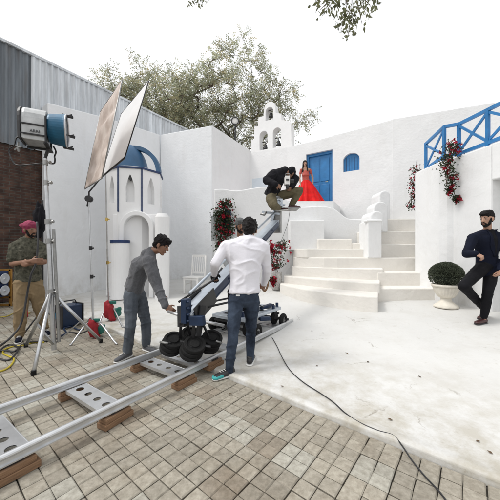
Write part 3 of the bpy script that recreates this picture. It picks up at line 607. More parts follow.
def overhang():
    global rnd; keep = rnd; rnd = random.Random(31); base = V((6.3,1.2,0)); t = thing('tree', 'overhanging tree whose leafy twigs hang into the top of the view', 'tree', base); tb = BM(); items = []
    tube(tb, smoothcurve([base, base+V((-.1,.2,3)), base+V((-.5,.8,5.6)), base+V((-1.5,2,7.6))],4), [.16-.008*i for i in range(13)], 9)
    limbs = [[base+V((-1.5,2,7.6)), V((3.6,4.0,7.9)), V((2.7,4.9,7.2)), W(352,-16,5.0), W(346,4,5.0)], [V((3.6,4.0,7.9)), V((1.6,4.6,8.2)), V((-.2,4.9,7.2)), W(200,-12,5.0), W(196,-4,5.0)]]
    for L_ in limbs: tube(tb, smoothcurve(L_,5), [.06-.0025*i for i in range(5*(len(L_)-1)+1)], 6)
    tw_ = [(335,-8,320,10),(345,-8,322,16),(350,-5,345,22),(352,-4,353,34),(355,-4,362,24),(360,-6,372,8),(340,0,334,12),(350,8,341,30),(350,10,357,16),(352,18,348,37),(330,-8,314,4),(366,-8,375,2),(203,-8,198,2),(200,-8,206,1),(196,-8,190,0),(345,-10,330,0),(358,-10,366,14),(347,10,338,20)]
    for a,b,c,d in tw_:
        p0, p1 = W(a,b,5+rnd.uniform(-.2,.2)), W(c,d,5+rnd.uniform(-.3,.3)); tube(tb, [p0, p0.lerp(p1,.5)+rv()*.03, p1], [.008,.006,.003], 5)
        for k in range(22):
            q_ = p0.lerp(p1, .2+.85*k/22)+rv()*.075; f_ = rnd.uniform(.6,1.4); items.append((q_, (rv()+V((0,0,-.7))).normalized(), rv(), rnd.uniform(.06,.12), rnd.uniform(.03,.055), (.17*f_,.18*f_,.10*f_)))
    obj('trunk', tb, M['bark'], t, smooth=True); leaf_mesh('crown', items, M['leaf'], t); rnd = keep
overhang()

# bougainvillea
def bougain(name, label, stems, blobs, nleaf, nflow, base, seed, ls=.05, parent=None, group=None, m_wood=M['bark']):
    r_ = random.Random(seed); t = thing(name, label, 'flowering plant', base, group); bm = BM()
    for s in stems: tube(bm, smoothcurve(s, 4), .008, 5)
    obj('stem', bm, m_wood, t)
    def pick():
        c, e = r_.choice(blobs); v = V((r_.gauss(0,.45), r_.gauss(0,.45), r_.gauss(0,.45))); return V(c)+V((v.x*e[0], v.y*e[1], v.z*e[2]))
    def rr(): return V((r_.gauss(0,1), r_.gauss(0,1)-.5, r_.gauss(0,1))).normalized()
    it = []
    for _ in range(nleaf):
        f_ = r_.uniform(.6,1.4); it.append((pick(), rr(), rr(), ls*r_.uniform(.7,1.3), ls*.6, (.05*f_,.07*f_,.035*f_)))
    leaf_mesh('foliage', it, M['leaf'], t); it = []
    for _ in range(nflow):
        c = pick(); c.y -= .02; f_ = r_.uniform(.7,1.3)
        for k in range(6): it.append((c+rr()*ls*.25, rr(), rr(), ls*.85, ls*.75, (.40*f_,.016*f_,.04*f_)))
    leaf_mesh('blossom', it, M['petal'], t); return t
bougain('bougainvillea', 'bougainvillea with crimson flowers trailing down from the blue railing', [[W(448,140,5.55),W(452,155,5.45),W(449,175,5.45),W(456,198,5.45)],[W(455,138,5.5),W(444,155,5.5),W(447,185,5.4)]],
    [(W(453,147,5.46),(.17,.08,.14)),(W(449,157,5.44),(.22,.09,.2)),(W(447,168,5.46),(.17,.08,.22)),(W(451,180,5.45),(.14,.07,.2)),(W(450,190,5.44),(.08,.05,.14)),(W(457,199,5.42),(.08,.04,.07))], 1000, 62, W(450,150,5.5), 3, .048)
bougain('bougainvillea', 'thin bougainvillea with red blooms hanging on the wall above the top steps', [[W(417,160,8.05),W(415,175,8.0),W(412,190,7.95),W(411,208,7.95)]],
    [(W(416,172,8.0),(.18,.07,.22)),(W(413,184,7.95),(.16,.07,.22)),(W(414,196,7.95),(.14,.07,.2)),(W(411,206,7.95),(.16,.06,.14))], 480, 40, W(415,180,8.0), 4, .055)
bougain('bougainvillea', 'tall red-flowered bougainvillea climbing the white wall beside the grey panel', [[W(222,262,8.05),W(221,240,8.1),W(224,215,8.1),W(228,203,8.1)],[W(220,262,8.05),W(228,235,8.05),W(232,220,8.1)]],
    [(W(226,205,8.0),(.22,.1,.18)),(W(219,214,8.05),(.2,.1,.25)),(W(227,219,8.05),(.3,.1,.3)),(W(219,228,8.05),(.2,.1,.3)),(W(227,232,8.0),(.25,.1,.3)),(W(221,244,8.0),(.18,.08,.3))], 1700, 55, W(222,262,8.05), 6, .07)
PT = W(276.5, 289, 7.7)
bougain('potted_bougainvillea', 'red bougainvillea bouquet spreading out of the speckled vase', [[W(276,275,7.7),W(272,258,7.65),W(268,246,7.6)],[W(277,275,7.7),W(281,255,7.65),W(286,245,7.6)],[W(276,275,7.7),W(277,255,7.7),W(275,243,7.7)]],
    [(W(270,249,7.65),(.22,.15,.18)),(W(281,246,7.6),(.24,.15,.16)),(W(276,257,7.6),(.3,.18,.22)),(W(274,266,7.55),(.2,.12,.14)),(W(273,281,7.5),(.08,.05,.12))], 620, 120, W(276,274,7.7), 9, .065)
bm = BM(); lathe(bm, [(.10,0),(.13,.02),(.155,.15),(.16,.35),(.145,.46),(.165,.50),(.15,.50),(.13,.46)], (PT.x, 7.7, cz(PT.x,7.7)), 24)
tag(obj('flower_vase', bm, M['pot'], loc=V((PT.x,7.7,cz(PT.x,7.7))), smooth=True), 'speckled grey vase on the court below the first steps', 'vase')
bm = BM(); box(bm, (lp(211.5,0)[0], LY-.06, lp(0,241)[1]), (lp(216,0)[0], LY-.012, lp(0,216)[1])); tag(obj('wall_shutter', bm, mat('grey_board', (.36,.38,.38), .8, var=.15), loc=V((lp(211.5,0)[0],LY-.05,2)), bevel=.004), 'narrow grey board fixed to the wall left of the climbing bougainvillea', 'panel')
bm = BM(); box(bm, (lp(223,0)[0], LY-.06, lp(0,234)[1]), (lp(231,0)[0], LY-.012, lp(0,211)[1])); tag(obj('wall_shutter', bm, M['navy'], loc=V((lp(223,0)[0],LY-.05,2)), bevel=.004), 'small dark blue shutter half hidden behind the climbing bougainvillea', 'shutter')
# topiary
TC = W(446, 275.5, 5.27); ur = thing('planter_urn', 'cream fluted urn on a round foot at the foot of the stairs', 'urn', V((TC.x,5.27,cz(TC.x,5.27))))
zb = cz(TC.x, 5.27); zr = TC.z-.17
bm = BM(); lathe(bm, [(.205,0),(.205,.03),(.165,.06),(.10,.12),(.085,.16),(.09,.18)], (TC.x,5.27,zb), 36); obj('foot', bm, M['urn'], ur, smooth=True, bevel=0)
h_ = zr-zb; bm = BM(); lathe(bm, [(.085,.175),(.13,.20),(.18,h_*.62),(.212,h_*.85),(.218,h_-.05)], (TC.x,5.27,zb), 96, flute=.03, nf=24); obj('bowl', bm, M['urn'], ur, smooth=True)
bm = BM(); lathe(bm, [(.218,h_-.05),(.245,h_-.03),(.25,h_),(.22,h_+.005)], (TC.x,5.27,zb), 48); obj('rim', bm, M['urn'], ur, smooth=True)
bs = thing('topiary_ball', 'clipped round box bush filling the cream urn', 'topiary', V((TC.x,5.27,zb+h_)))
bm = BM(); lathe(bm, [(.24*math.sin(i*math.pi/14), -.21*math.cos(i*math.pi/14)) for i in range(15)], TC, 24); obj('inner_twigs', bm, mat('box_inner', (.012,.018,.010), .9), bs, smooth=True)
it = []
for _ in range(9000):
    v = rv(); v.z = abs(v.z) if rnd.random() < .7 else v.z; q = V((v.x*.272, v.y*.272, v.z*.24)); q *= rnd.uniform(.92,1.03)*(1+.04*noise.noise(v*3))
    if q.z < -.15: continue
    f_ = rnd.uniform(.5,1.5); it.append((TC+q, (v+rv()*.8).normalized(), rv(), .030, .017, (.12*f_,.14*f_,.10*f_)))
leaf_mesh('foliage', it, M['leaf'], bs)
# white slatted chair
CC = V((-1.62, 7.95, 0)); zc_ = cz(CC.x, CC.y); CC.z = zc_
ch = thing('slatted_chair', 'white wooden chair with slatted back standing alone by the far wall', 'chair', CC)
def cw(x, y, z): a_ = R(-18); return CC+V((x*math.cos(a_)-y*math.sin(a_), x*math.sin(a_)+y*math.cos(a_), z))
bm = BM(); bar(bm, cw(0,-.24,.45), cw(0,.24,.45), .50, .035); obj('seat', bm, M['chair'], ch, bevel=.006)
for sx in (-1, 1):
    bm = BM(); bar(bm, cw(sx*.21,-.2,0), cw(sx*.21,-.2,.43), .045, .045); obj('leg', bm, M['chair'], ch)
for sy in (-1, 1):
    bm = BM(); bar(bm, cw(-.225,sy*.2,0), cw(-.225,sy*.2,.43), .045, .045) if sy > 9 else None
# the back stands on the left side of the seat, seen from the court
for sy in (-1, 1):
    bm = BM(); tube(bm, [cw(sy*.22,.21,0), cw(sy*.22,.22,.45), cw(sy*.22,.30,1.07)], .024, 8); obj('leg', bm, M['chair'], ch, smooth=True)
bk = BM(); bar(bk, cw(-.22,.30,1.06), cw(.22,.30,1.06), .03, .07); bar(bk, cw(-.22,.235,.56), cw(.22,.235,.56), .025, .045)
for i in range(6): x = -.165+.066*i; bar(bk, cw(x,.237,.57), cw(x,.298,1.04), .02, .014)
obj('backrest', bk, M['chair'], ch)
ar = BM()
for sx in (-1, 1): bar(ar, cw(sx*.225,-.2,.25), cw(sx*.225,.2,.25), .02, .03)
bar(ar, cw(-.2,-.2,.40), cw(.2,-.2,.40), .02, .05); obj('stretcher', ar, M['chair'], ch)

# ------------------------------------------------------------------ camera track
RD = V((.561,.828,0)).normalized(); RN = V((-RD.y, RD.x, 0))       # along the rails, towards the far rail
N0 = V((-1.46,1.596,0)); GAUGE = .70
def NR(t, z=0): return N0+RD*t+V((0,0,z))
def FR_(t, z=0): return NR(t, z)+RN*GAUGE
tk = thing('camera_track', 'long pair of silver dolly rails running from the paving onto the court', 'track', NR(.5))
ta, tb_ = -1.1, 3.95
for fn, e in ((NR, tb_), (FR_, tb_)):
    bm = BM(); bar(bm, fn(ta,.118), fn(e,.118), .030, .034); tube(bm, [fn(ta,.142), fn(e,.142)], .021, 14); bar(bm, fn(ta,.098), fn(e,.098), .056, .008); obj('rail', bm, M['alu'], tk, smooth=False)
def tie(t):
    bm = BM(); a = NR(t)+RN*.05; b = FR_(t)-RN*.05; n_ = 4; L_ = (b-a).length; wv = .085; z = .10
    # plate with round lightening holes, built as a grid of ring quads
    segs = 20
    for lvl in (z, z-.006):
        for h in range(n_):
            x0, x1 = L_*h/n_, L_*(h+1)/n_; cx_ = (x0+x1)/2; hx = (x1-x0)/2; r1, r2 = (.038, .027) if h in (0,3) else (.030, .024)
            ri, ro = [], []
            ca_ = math.atan2(wv, hx); angs = sorted([2*math.pi*k/16+.01 for k in range(16)]+[ca_, math.pi-ca_, math.pi+ca_, 2*math.pi-ca_])
            for an in angs:
                c_, s_ = math.cos(an), math.sin(an); m_ = max(abs(c_)/hx, abs(s_)/wv)
                ro.append(bm.verts.new(a+RN*(cx_+c_/m_)+RD*(s_/m_)+V((0,0,lvl)))); ri.append(bm.verts.new(a+RN*(cx_+c_*r1)+RD*(s_*r2*1.2)+V((0,0,lvl))))
            for k in range(segs): bm.faces.new((ro[k], ro[(k+1)%segs], ri[(k+1)%segs], ri[k]))
    for s_ in (-1, 1): bar(bm, a+RD*s_*(wv+.001)+V((0,0,z-.012)), b+RD*s_*(wv+.001)+V((0,0,z-.012)), .004, .03)
    return obj('cross_tie', bm, M['alu'], tk)
ties = (-.75, .08, .69, 1.44, 1.72, 2.3, 2.95, 3.55)
t_first = tie(ties[0])
for t in ties[1:]: o = t_first.copy(); COL.objects.link(o); o.parent = tk; o.location = t_first.location + RD*(t-ties[0])
def dup(root, loc, label=None, rz=None):
    r = root.copy(); COL.objects.link(r); r.location = loc
    if label: r['label'] = label
    if rz is not None: r.rotation_euler = (0,0,rz)
    for c_ in root.children:
        c = c_.copy(); COL.objects.link(c); c.parent = r
        for g_ in c_.children: d_ = g_.copy(); COL.objects.link(d_); d_.parent = c
    return r
wg = 'wooden packers under the camera track'
blk = thing('wooden_packer', 'stack of two wooden packers under the near rail at the left edge of the photo', 'wood block', (0,0,0), wg)
for k in range(2):
    bm = BM(); ww, hh = .105-.012*k, .042-.006*k; bar(bm, V((-.125+.01*k,0,.0215+.040*k)), V((.125-.02*k,.004*k,.0215+.040*k)), ww, hh); obj('plank', bm, M['wood'], blk, bevel=.003)
bm = BM(); bar(bm, V((-.05,.0,.0885)), V((.05,.0,.0885)), .05, .012); obj('rubber_wedge', bm, M['black'], blk)
ang = math.atan2(RD.y, RD.x)
bl = [(NR,.06,0,None),(NR,.70,0,'wooden packer stack under the near rail by the second cross tie'),(NR,1.42,0,'wooden packer stack under the near rail just left of the counterweights'),(NR,1.86,0,'dark packer stack under the near rail beside the teal shoe'),
      (FR_,.70,0,'wooden packer stack under the far rail by the second cross tie'),(FR_,1.42,0,'wooden packer stack under the far rail by the grey shoe'),(FR_,.02,0,'wooden packer stack under the far rail at the left edge'),(FR_,2.2,.0,'wooden packer stack under the far rail behind the counterweights')]
for fn, t, dz, lb in bl:
    p_ = fn(t); p_.z = cz(p_.x, p_.y)+.002
    if lb is None: blk.location = p_; blk.rotation_euler = (0,0,ang)
    else: dup(blk, p_, lb, ang + rnd.uniform(-.12,.12))

# ------------------------------------------------------------------ jib crane on its dolly
DC = V((-.02,4.55,0)); JD = V((.422,.906,0)).normalized(); JV = V((JD.y,-JD.x,0)); SV = V((RD.y,-RD.x,0))
jb = thing('camera_crane', 'camera jib on wheeled dolly, counterweights low left and seat plate raised high right', 'camera crane', V((DC.x,DC.y,cz(DC.x,DC.y))))
def D(u, v, z): return DC+RD*u+SV*v+V((0,0,z))
bm = BM()
for v in (-.27, .27): bar(bm, D(-.55,v,.36), D(.55,v,.36), .10, .05)
for u in (-.5, 0, .5): bar(bm, D(u,-.22,.36), D(u,.22,.36), .14, .046)
bar(bm, D(-.4,-.0,.392), D(.45,.0,.392), .30, .012)
obj('deck', bm, M['silver'], jb, bevel=.006)
for u, v in ((-.40,.42),(.42,.42),(-.40,-.42),(.42,-.42)):
    c = D(u, v, .19); bm = BM(); torus(bm, c, SV, .074, .040, 28, 10, .95); wl = obj('wheel', bm, M['rubber'], jb, smooth=True)
    bm = BM(); lathe(bm, [(.055,-.022),(.058,.0),(.055,.022)], c, 20, SV); lathe(bm, [(.02,-.035),(.02,.035)], c, 12, SV)
    for k in range(5): a_ = k*2*math.pi/5; torus(bm, c + (RD*math.cos(a_)+V((0,0,1))*math.sin(a_))*.035 + SV*.022, SV, .009, .003, 10, 5)
    obj('rim', bm, M['dull'], wl)
    c2 = D(u, v-math.copysign(.17, v), .20); bm = BM(); torus(bm, c2, SV, .070, .042, 24, 8, .85); lathe(bm, [(.05,-.02),(.05,.02)], c2, 16, SV); obj('wheel', bm, M['rubber'], jb, smooth=True)
    bm = BM(); bar(bm, D(u,v,.20), D(u,v*.55,.20), .03, .03); bar(bm, D(u,v*.66,.19), D(u,v*.66,.35), .07, .05, up=(1,0,0)); obj('axle_bracket', bm, M['iron'], jb)
bm = BM()
for u, v in ((.30,.30),(.52,.25),(-.45,.2),(-.1,-.28)): tube(bm, [D(u,v,.385), D(u,v,.45)], .026, 12)
obj('knob', bm, M['bluem'], jb, smooth=False)
bm = BM(); bar(bm, D(.12,.16,.41), D(.40,.20,.43), .07, .05); obj('blue_clamp', bm, M['bluem'], jb, bevel=.01); bm = BM(); bar(bm, D(-.15,.30,.31), D(.0,.40,.30), .09, .06); obj('blue_clamp', bm, M['bluem'], jb, bevel=.01)
bm = BM(); tube(bm, [D(0,0,.40), D(0,0,1.20)], .055, 16); bar(bm, D(0,0,1.15), D(0,0,1.5), .12, .20, up=(1,0,0)); bar(bm, D(.06,.05,.42), D(.08,.1,.80), .14, .10, up=(1,0,0)); obj('column', bm, M['iron'], jb, bevel=.006)
PA = V((-.70,3.10,.63)); PB = W(276, 222, 5.9); AD = (PB-PA)
def J(s, v=0, z=0): return PA + AD*(s/3.1) + JV*v + V((0,0,z))
bm = BM(); bar(bm, J(-.05), J(3.06), .17, .115); obj('boom', bm, M['silver'], jb, bevel=.008)
bm = BM(); bar(bm, J(-.0,.088), J(3.02,.088), .004, .095)
for k in range(6): a = J(.35+k*.45,.0925); torus(bm, a, JV, .018, .003, 12, 5)
obj('boom_side_strip', bm, M['bluem'], jb)
bm = BM(); tube(bm, [J(.05,-.02,.22), J(3.08,-.02,.22)], .019, 10); obj('levelling_rod', bm, M['silver'], jb, smooth=True)
bm = BM(); tube(bm, [J(.0,-.14,.14), W(212,281,3.22), W(222,268,3.35)], .013, 8); obj('push_bar', bm, M['black'], jb, smooth=True)
# rear bracket, hanging frame, counterweights
bm = BM(); q = W(186,311,3.02); bar(bm, q-V((0,0,.13)), q+V((0,0,.135)), .10, .07, up=JV); bar(bm, q+JV*.06+V((0,0,-.1)), q+JV*.24+V((0,0,-.08)), .06, .10)
for z in (-.1,-.03,.04,.11): tube(bm, [q-JV*.055+V((0,-.03,z)), q+JV*.055+V((0,-.03,z))], .014, 8)
obj('rear_bracket', bm, M['bluem'], jb, bevel=.006)
bm = BM(); bar(bm, J(.02,-.05,.10), J(-.0,-.03,-.12), .20, .09, up=JV); bar(bm, J(.12,.12,.05), J(.02,.12,-.24), .10, .02, up=JV); obj('end_plate', bm, M['iron'], jb, bevel=.004)
WC = V((-.70,3.08,.325))
bm = BM()
for a, b in ((W(181,322,3.0), WC+JD*.06-JV*.16), (W(194,324,3.0), WC-JD*.0+JV*.06), (W(202,322,3.1), WC+JD*.22+JV*.16), (W(186,320,3.05), WC+JD*.2-JV*.10)): bar(bm, a, b+V((0,0,-.02)), .032, .014)
tube(bm, [WC-JV*.30, WC+JV*.30], .014, 8); bar(bm, WC+JD*.1-JV*.2+V((0,0,-.03)), WC+JD*.1+JV*.22+V((0,0,-.03)), .05, .02); bar(bm, WC-JD*.12-JV*.17, WC+JD*.32-JV*.14, .03,.03); bar(bm, WC-JD*.12+JV*.13, WC+JD*.32+JV*.16, .03,.03); obj('weight_hanger', bm, M['black'], jb)
def plate(c, ax, r0=.148):
    bm = BM(); T = .024; lathe(bm, [(r0*.30,-T),(r0*.42,-T),(r0*.46,-.008),(r0*.70,-.008),(r0*.74,-T),(r0*.96,-T),(r0,-T*.7),(r0,T*.7),(r0*.96,T),(r0*.74,T),(r0*.70,.008),(r0*.46,.008),(r0*.42,T),(r0*.30,T)], c, 32, ax)
    return obj('counterweight', bm, M['rubber'], jb, bevel=.003)
axw = (JV*.42 - JD*.30 + V((0,0,.86))).normalized()
for v, dj in ((-.20,-.04),(.10,-.06),(-.165,.22),(.15,.21)):
    for q_ in range(3): plate(WC+JV*(v+.006*q_)+JD*(dj+.01*q_)+axw*(-.045+.05*q_)+V((0,0,-.03)), axw, .130-.005*q_)
for a, b in ((W(160,342,3.05),W(168,343,3.02)),(W(216,341,3.1),W(222,343,3.12))): bm = BM(); tube(bm, [a, b], .011, 8); obj('weight_bar', bm, M['dull'], jb, smooth=True)
bm = BM(); tube(bm, [W(168,311.5,3.19), W(185,317,3.05)], .017, 10); tube(bm, [W(196,320,3.0), W(224,325.5,3.1)], .017, 10); obj('push_handle', bm, M['alu'], jb, smooth=True)
# braces, battery, hoses and fittings
for a, b in ((J(.25,.1,-.05), D(-.1,.12,.62)), (J(.25,-.1,-.05), D(-.1,-.12,.62)), (J(.9,0,-.08), D(0,0,.95)), (J(2.2,0,-.08), D(0,0,1.2))): bm = BM(); tube(bm, [a, b], .014, 8); obj('brace', bm, M['iron'], jb, smooth=True)
bm = BM(); bar(bm, J(.0,.10,-.0), J(.42,.10,.0), .012, .20); bar(bm, J(.0,-.10,.0), J(.42,-.10,.0), .012, .20); obj('gusset_plate', bm, M['black'], jb, bevel=.004)
bm = BM(); bar(bm, J(.3,0,-.062), J(3.0,0,-.062), .19, .016); obj('boom_lower_flange', bm, M['bluem'], jb)
bm = BM(); c = D(.16,-.16,.47); bar(bm, c-RD*.1, c+RD*.1, .14, .16); obj('battery_box', bm, M['black'], jb, bevel=.01)
bm = BM(); tube(bm, smoothcurve([D(.2,-.1,.5),D(.3,.0,.62),D(.15,.12,.7),D(.02,.1,.55),D(.12,.2,.44),D(.32,.1,.42),D(.5,.2,.42)],6), .010, 7); tube(bm, smoothcurve([D(-.3,-.2,.41),D(-.1,-.05,.43),D(-.25,.12,.42),D(-.48,.1,.42),D(-.5,-.1,.42)],6), .009, 7); obj('hose', bm, M['black'], jb, smooth=True)
bm = BM(); tube(bm, smoothcurve([W(262,283,4.35),W(266,278,4.35),W(268,284,4.35),W(265,291,4.35),W(262,288,4.35)],5), .016, 8); obj('rope_loop', bm, M['wood'], jb, smooth=True)
for u in (-.46,.46):
    bm = BM(); bar(bm, D(u,-.50,.20), D(u,.50,.20), .035, .035); bar(bm, D(u-.05,-.3,.30), D(u+.04,.3,.27), .05, .03); obj('axle', bm, M['iron'], jb)
# head: vertical plate, seat plate, foot plate
HP = W(276, 221, 5.95)
bm = BM(); bar(bm, HP+V((.03,0,-.26)), HP+V((.03,0,.26)), .17, .10, up=JD); obj('head_bracket', bm, M['dull'], jb, bevel=.01)
bm = BM(); bar(bm, HP+V((-.10,-.06,.0)), HP+V((-.02,-.02,.27)), .05, .05); bar(bm, W(262,212,5.9), W(280,214,5.9), .05, .05); obj('head_arm', bm, M['silver'], jb, bevel=.006)
bm = BM(); a = W(283,209.5,5.95); box(bm, (a.x-.06,5.72,a.z-.012), (a.x+.32,6.12,a.z+.014)); obj('foot_plate', bm, M['dull'], jb, bevel=.004)
bm = BM(); box(bm, (HP.x-.10,5.78,a.z+.0), (HP.x+.06,6.05,a.z+.03)); tube(bm, [HP+V((.0,0,.25)), W(274,199,5.92)], .035, 12); c = W(273.5,198.5,5.92); lathe(bm, [(.15,-.02),(.16,.0),(.15,.03)], c, 20); obj('seat', bm, M['dull'], jb, bevel=.004)
bm = BM(); q = W(279,203.5,5.75)
box(bm, (q.x-.09,5.68,q.z-.06), (q.x+.07,5.80,q.z+.09)); tube(bm, [q+V((-.14,0,.0)), q+V((.13,0,-.03))], .022, 8); torus(bm, q+V((-.02,-.1,.02)), (0,1,0), .05, .018, 16, 8); tube(bm, [q+V((.04,0,.08)), q+V((.08,0,-.12))], .024, 8); obj('head_mount', bm, M['silver'], jb, bevel=.005)
bm = BM(); q = W(262,215,5.85); tube(bm, [q+V((-.03,0,.03)), q+V((.05,0,.0)), q+V((.09,0,.07))], .028, 8); obj('locking_handle', bm, M['dull'], jb, smooth=True)

# ------------------------------------------------------------------ lamp stand and lamp at left
SB = GP(54, 352); pole_top = W(45, 156, 3.70)
ls_ = thing('lamp_stand', 'tall steel tripod stand carrying the big blue and silver film lamp', 'light stand', SB)
bm = BM(); pb = SB+V((0,0,.03)); ax_ = pole_top-pb
def PS(k): return pb+ax_*k
tube(bm, [PS(0),PS(.56)], .030, 14); tube(bm, [PS(.55),PS(.86)], .024, 12); tube(bm, [PS(.85),PS(1)], .018, 12); obj('pole', bm, M['steel'], ls_, smooth=False)
bm = BM(); tube(bm, [PS(0)+V((.055,.02,.1)), PS(.62)+V((.055,.02,0))], .020, 10); obj('side_tube', bm, M['dull'], ls_)
for k in (.30,.56,.86,.66,.965):
    bm = BM(); tube(bm, [PS(k-.012), PS(k+.012)], .040 if k < .8 else .032, 14); q = PS(k); tube(bm, [q, q+V((.075,-.02,.0))], .010, 8); lathe(bm, [(.004,0),(.022,.004),(.022,.018),(.004,.02)], q+V((.07,-.02,0)), 10, (1,0,0)); obj('collar', bm, M['dull'], ls_)
hub = PS(.30)
for ft in (GP(33.5,375), GP(101,342.5), GP(26,347)):
    bm = BM(); tube(bm, [hub+(ft-hub).normalized()*.04, ft+V((0,0,.02))], .022, 10); lg = obj('leg', bm, M['steel'], ls_, smooth=True)
    bm = BM(); tube(bm, [ft+V((0,0,.0)), ft+V((0,0,.05))], .026, 10); obj('rubber_foot', bm, M['rubber'], lg)
    bm = BM(); bar(bm, PS(.025), hub.lerp(ft, .56), .03, .008); obj('brace', bm, M['dull'], ls_)
LPt = pole_top
hm = thing('film_lamp', 'large silver and blue film lamp with barn door brackets on tall stand', 'film lamp', LPt+V((0,0,.05)))
# lamp axis points right, a little towards the camera
LC = W(51, 129, 3.72); la = V((.85,.44,.01)).normalized(); d_, s_, u_ = frame_of(la); u_ = (u_+la*.0)
def Lm(x, y, z): return LC+la*x+s_*y*.88+u_*z*.88
k_ = 3.72/F/1.22
def xs(px): return (px-50)*k_
bm = BM(); rs = []
for x, sc in ((xs(23.5),.93),(xs(27),1),(xs(47),1)):
    pr = [(-.17,-.26),(.17,-.26),(.19,-.02)]+[(.19*math.cos(a_), .06+.19*math.sin(a_)) for a_ in [R(q_) for q_ in range(0,181,20)]]+[(-.19,-.02)]
    rs.append([bm.verts.new(Lm(x, p*sc, q*sc)) for p, q in pr])
rings(bm, rs); obj('housing', bm, M['dullalu'], hm, bevel=.006)
bm = BM(); rs = []
for x, sc in ((xs(20.5),.94),(xs(23.4),1.03)):
    rs.append([bm.verts.new(Lm(x, p*sc, q*sc)) for p, q in pr])
rings(bm, rs); obj('back_cap', bm, M['black'], hm, bevel=.004)
bm = BM()
for z in (-.045,-.19):
    for sg in (-1,1): bm = BM(); bar(bm, Lm(xs(24),sg*.196,z), Lm(xs(47),sg*.196,z), .012, .016); obj('frame_bar', bm, M['iron'], hm)
bm = BM(); bar(bm, Lm(xs(24),-.18,-.27), Lm(xs(47),-.18,-.27), .03, .03); obj('frame_bar', bm, M['iron'], hm)
bm = BM(); bar(bm, Lm(xs(24.5),-.197,-.14), Lm(xs(27.5),-.197,-.14), .012, .26); obj('blue_plate', bm, M['hmib'], hm)
bm = BM(); s3 = BM(); lathe(bm, [(.18,xs(48)),(.19,xs(50)),(.215,xs(64)),(.22,xs(65.5)),(.205,xs(65.5)),(.18,xs(58)),(.12,xs(54)),(.001,xs(53))], LC, 36, la); s3.free(); hb = obj('lamp_head', bm, M['hmib'], hm, smooth=False, bevel=.004)
bm = BM(); torus(bm, Lm(xs(66.2),0,0), la, .215, .010, 36, 8); lathe(bm, [(.001,xs(65)),(.20,xs(65)),(.20,xs(65.6)),(.001,xs(65.6))], LC, 32, la); obj('lens', bm, M['glass'], hm, smooth=True)
for z, yy in ((.25,0),(-.24,-.05),(.03,-.25)):
    bm = BM(); bar(bm, Lm(xs(62),yy,z), Lm(xs(73),yy*1.08,z-.01), .05, .022); bar(bm, Lm(xs(67),yy*1.02,z), Lm(xs(72),yy*1.05,z+.03), .02, .012); obj('door_bracket', bm, M['iron'], hm)
bm = BM(); q = Lm(xs(47.5),-.215,.09); lathe(bm, [(.05,0),(.055,.03),(.03,.05)], q, 16, -s_); bar(bm, q, Lm(xs(47.5),-.22,-.30), .035, .02, up=la); bar(bm, Lm(xs(47.5),.215,.09), Lm(xs(47.5),.22,-.30), .035, .02, up=la); bar(bm, Lm(xs(47.5),-.22,-.30), Lm(xs(47.5),.22,-.30), .05, .02); tube(bm, [Lm(xs(47.5),0,-.30), LPt-V((0,0,.03))], .020, 10); obj('yoke', bm, M['iron'], hm, bevel=.003)
bm = BM(); tube(bm, smoothcurve([Lm(xs(50),-.2,-.20),Lm(xs(52.5),-.2,-.28),Lm(xs(51),-.2,-.36),Lm(xs(52),-.15,-.42),Lm(xs(51.5),-.1,-.50),Lm(xs(47),-.05,-.52)],5), .011, 7); tube(bm, smoothcurve([Lm(xs(21),-.1,-.15),Lm(xs(15),-.1,-.18),Lm(xs(13),-.1,-.3),W(9,150,3.7),W(12,160,3.7),W(17,165,3.7),W(30,164.5,3.7),W(43,163,3.7)],5), .009, 6); obj('cable', bm, M['black'], hm, smooth=True)
bm = BM(); q = W(18,147,3.68)
for k in range(5): a_ = k*1.26; bar(bm, q, q+V((math.cos(a_)*.05,-.01,math.sin(a_)*.07)), .018, .012)
obj('hanging_clip', bm, M['ltgrey'], hm)
fc = bpy.data.curves.new('lamp_text', 'FONT'); fc.body = 'ARRI'; fc.size = .05; fc.extrude = .002; fc.align_x = 'CENTER'
fo = bpy.data.objects.new('lamp_text', fc); COL.objects.link(fo); bpy.context.view_layer.update(); dg = bpy.context.evaluated_depsgraph_get(); fme = bpy.data.meshes.new_from_object(fo.evaluated_get(dg)); bpy.data.objects.remove(fo)
Zr = -s_ if (-s_).y < 0 else s_
rm = Matrix((la, u_, la.cross(u_))).transposed().to_4x4(); side = la.cross(u_)
fme.transform(Matrix.Translation(LC+la*xs(37)+u_*(-.14)+side*(.172 if side.y < 0 else -.172)) @ rm); link('lettering', fme, M['black'], hm, smooth=False)

# ------------------------------------------------------------------ reflector panels and stands
def panel(name, label, q, m_cloth, crumple, loc):
    t = thing(name, label, 'reflector', loc); q = [V(x) for x in q]; bm = BM(); n_ = 28; nr = (q[1]-q[0]).cross(q[3]-q[0]).normalized(); g = []
    for i in range(n_+1):
        row = []
        for j in range(n_+1):
            a_, b_ = i/n_, j/n_; p_ = (q[0]*(1-a_)+q[1]*a_)*(1-b_)+(q[3]*(1-a_)+q[2]*a_)*b_
            e_ = min(a_,1-a_,b_,1-b_); wv = crumple*(noise.noise(V((a_*3,b_*7,1)))+.6*abs(noise.noise(V((a_*9,b_*5,3)))))*min(1, e_*8+.15)
            row.append(bm.verts.new(p_+nr*wv))
        g.append(row)
    for i in range(n_):
        for j in range(n_): bm.faces.new((g[i][j], g[i+1][j], g[i+1][j+1], g[i][j+1]))
    c_ = obj('cloth', bm, m_cloth, t, smooth=True); so_ = c_.modifiers.new('s','SOLIDIFY'); so_.thickness = .003
    bm = BM()
    for k in range(4): tube(bm, [q[k], q[(k+1)%4]], .0075, 8)
    obj('frame', bm, M['iron'] if crumple < .01 else M['dull'], t, smooth=True); return t
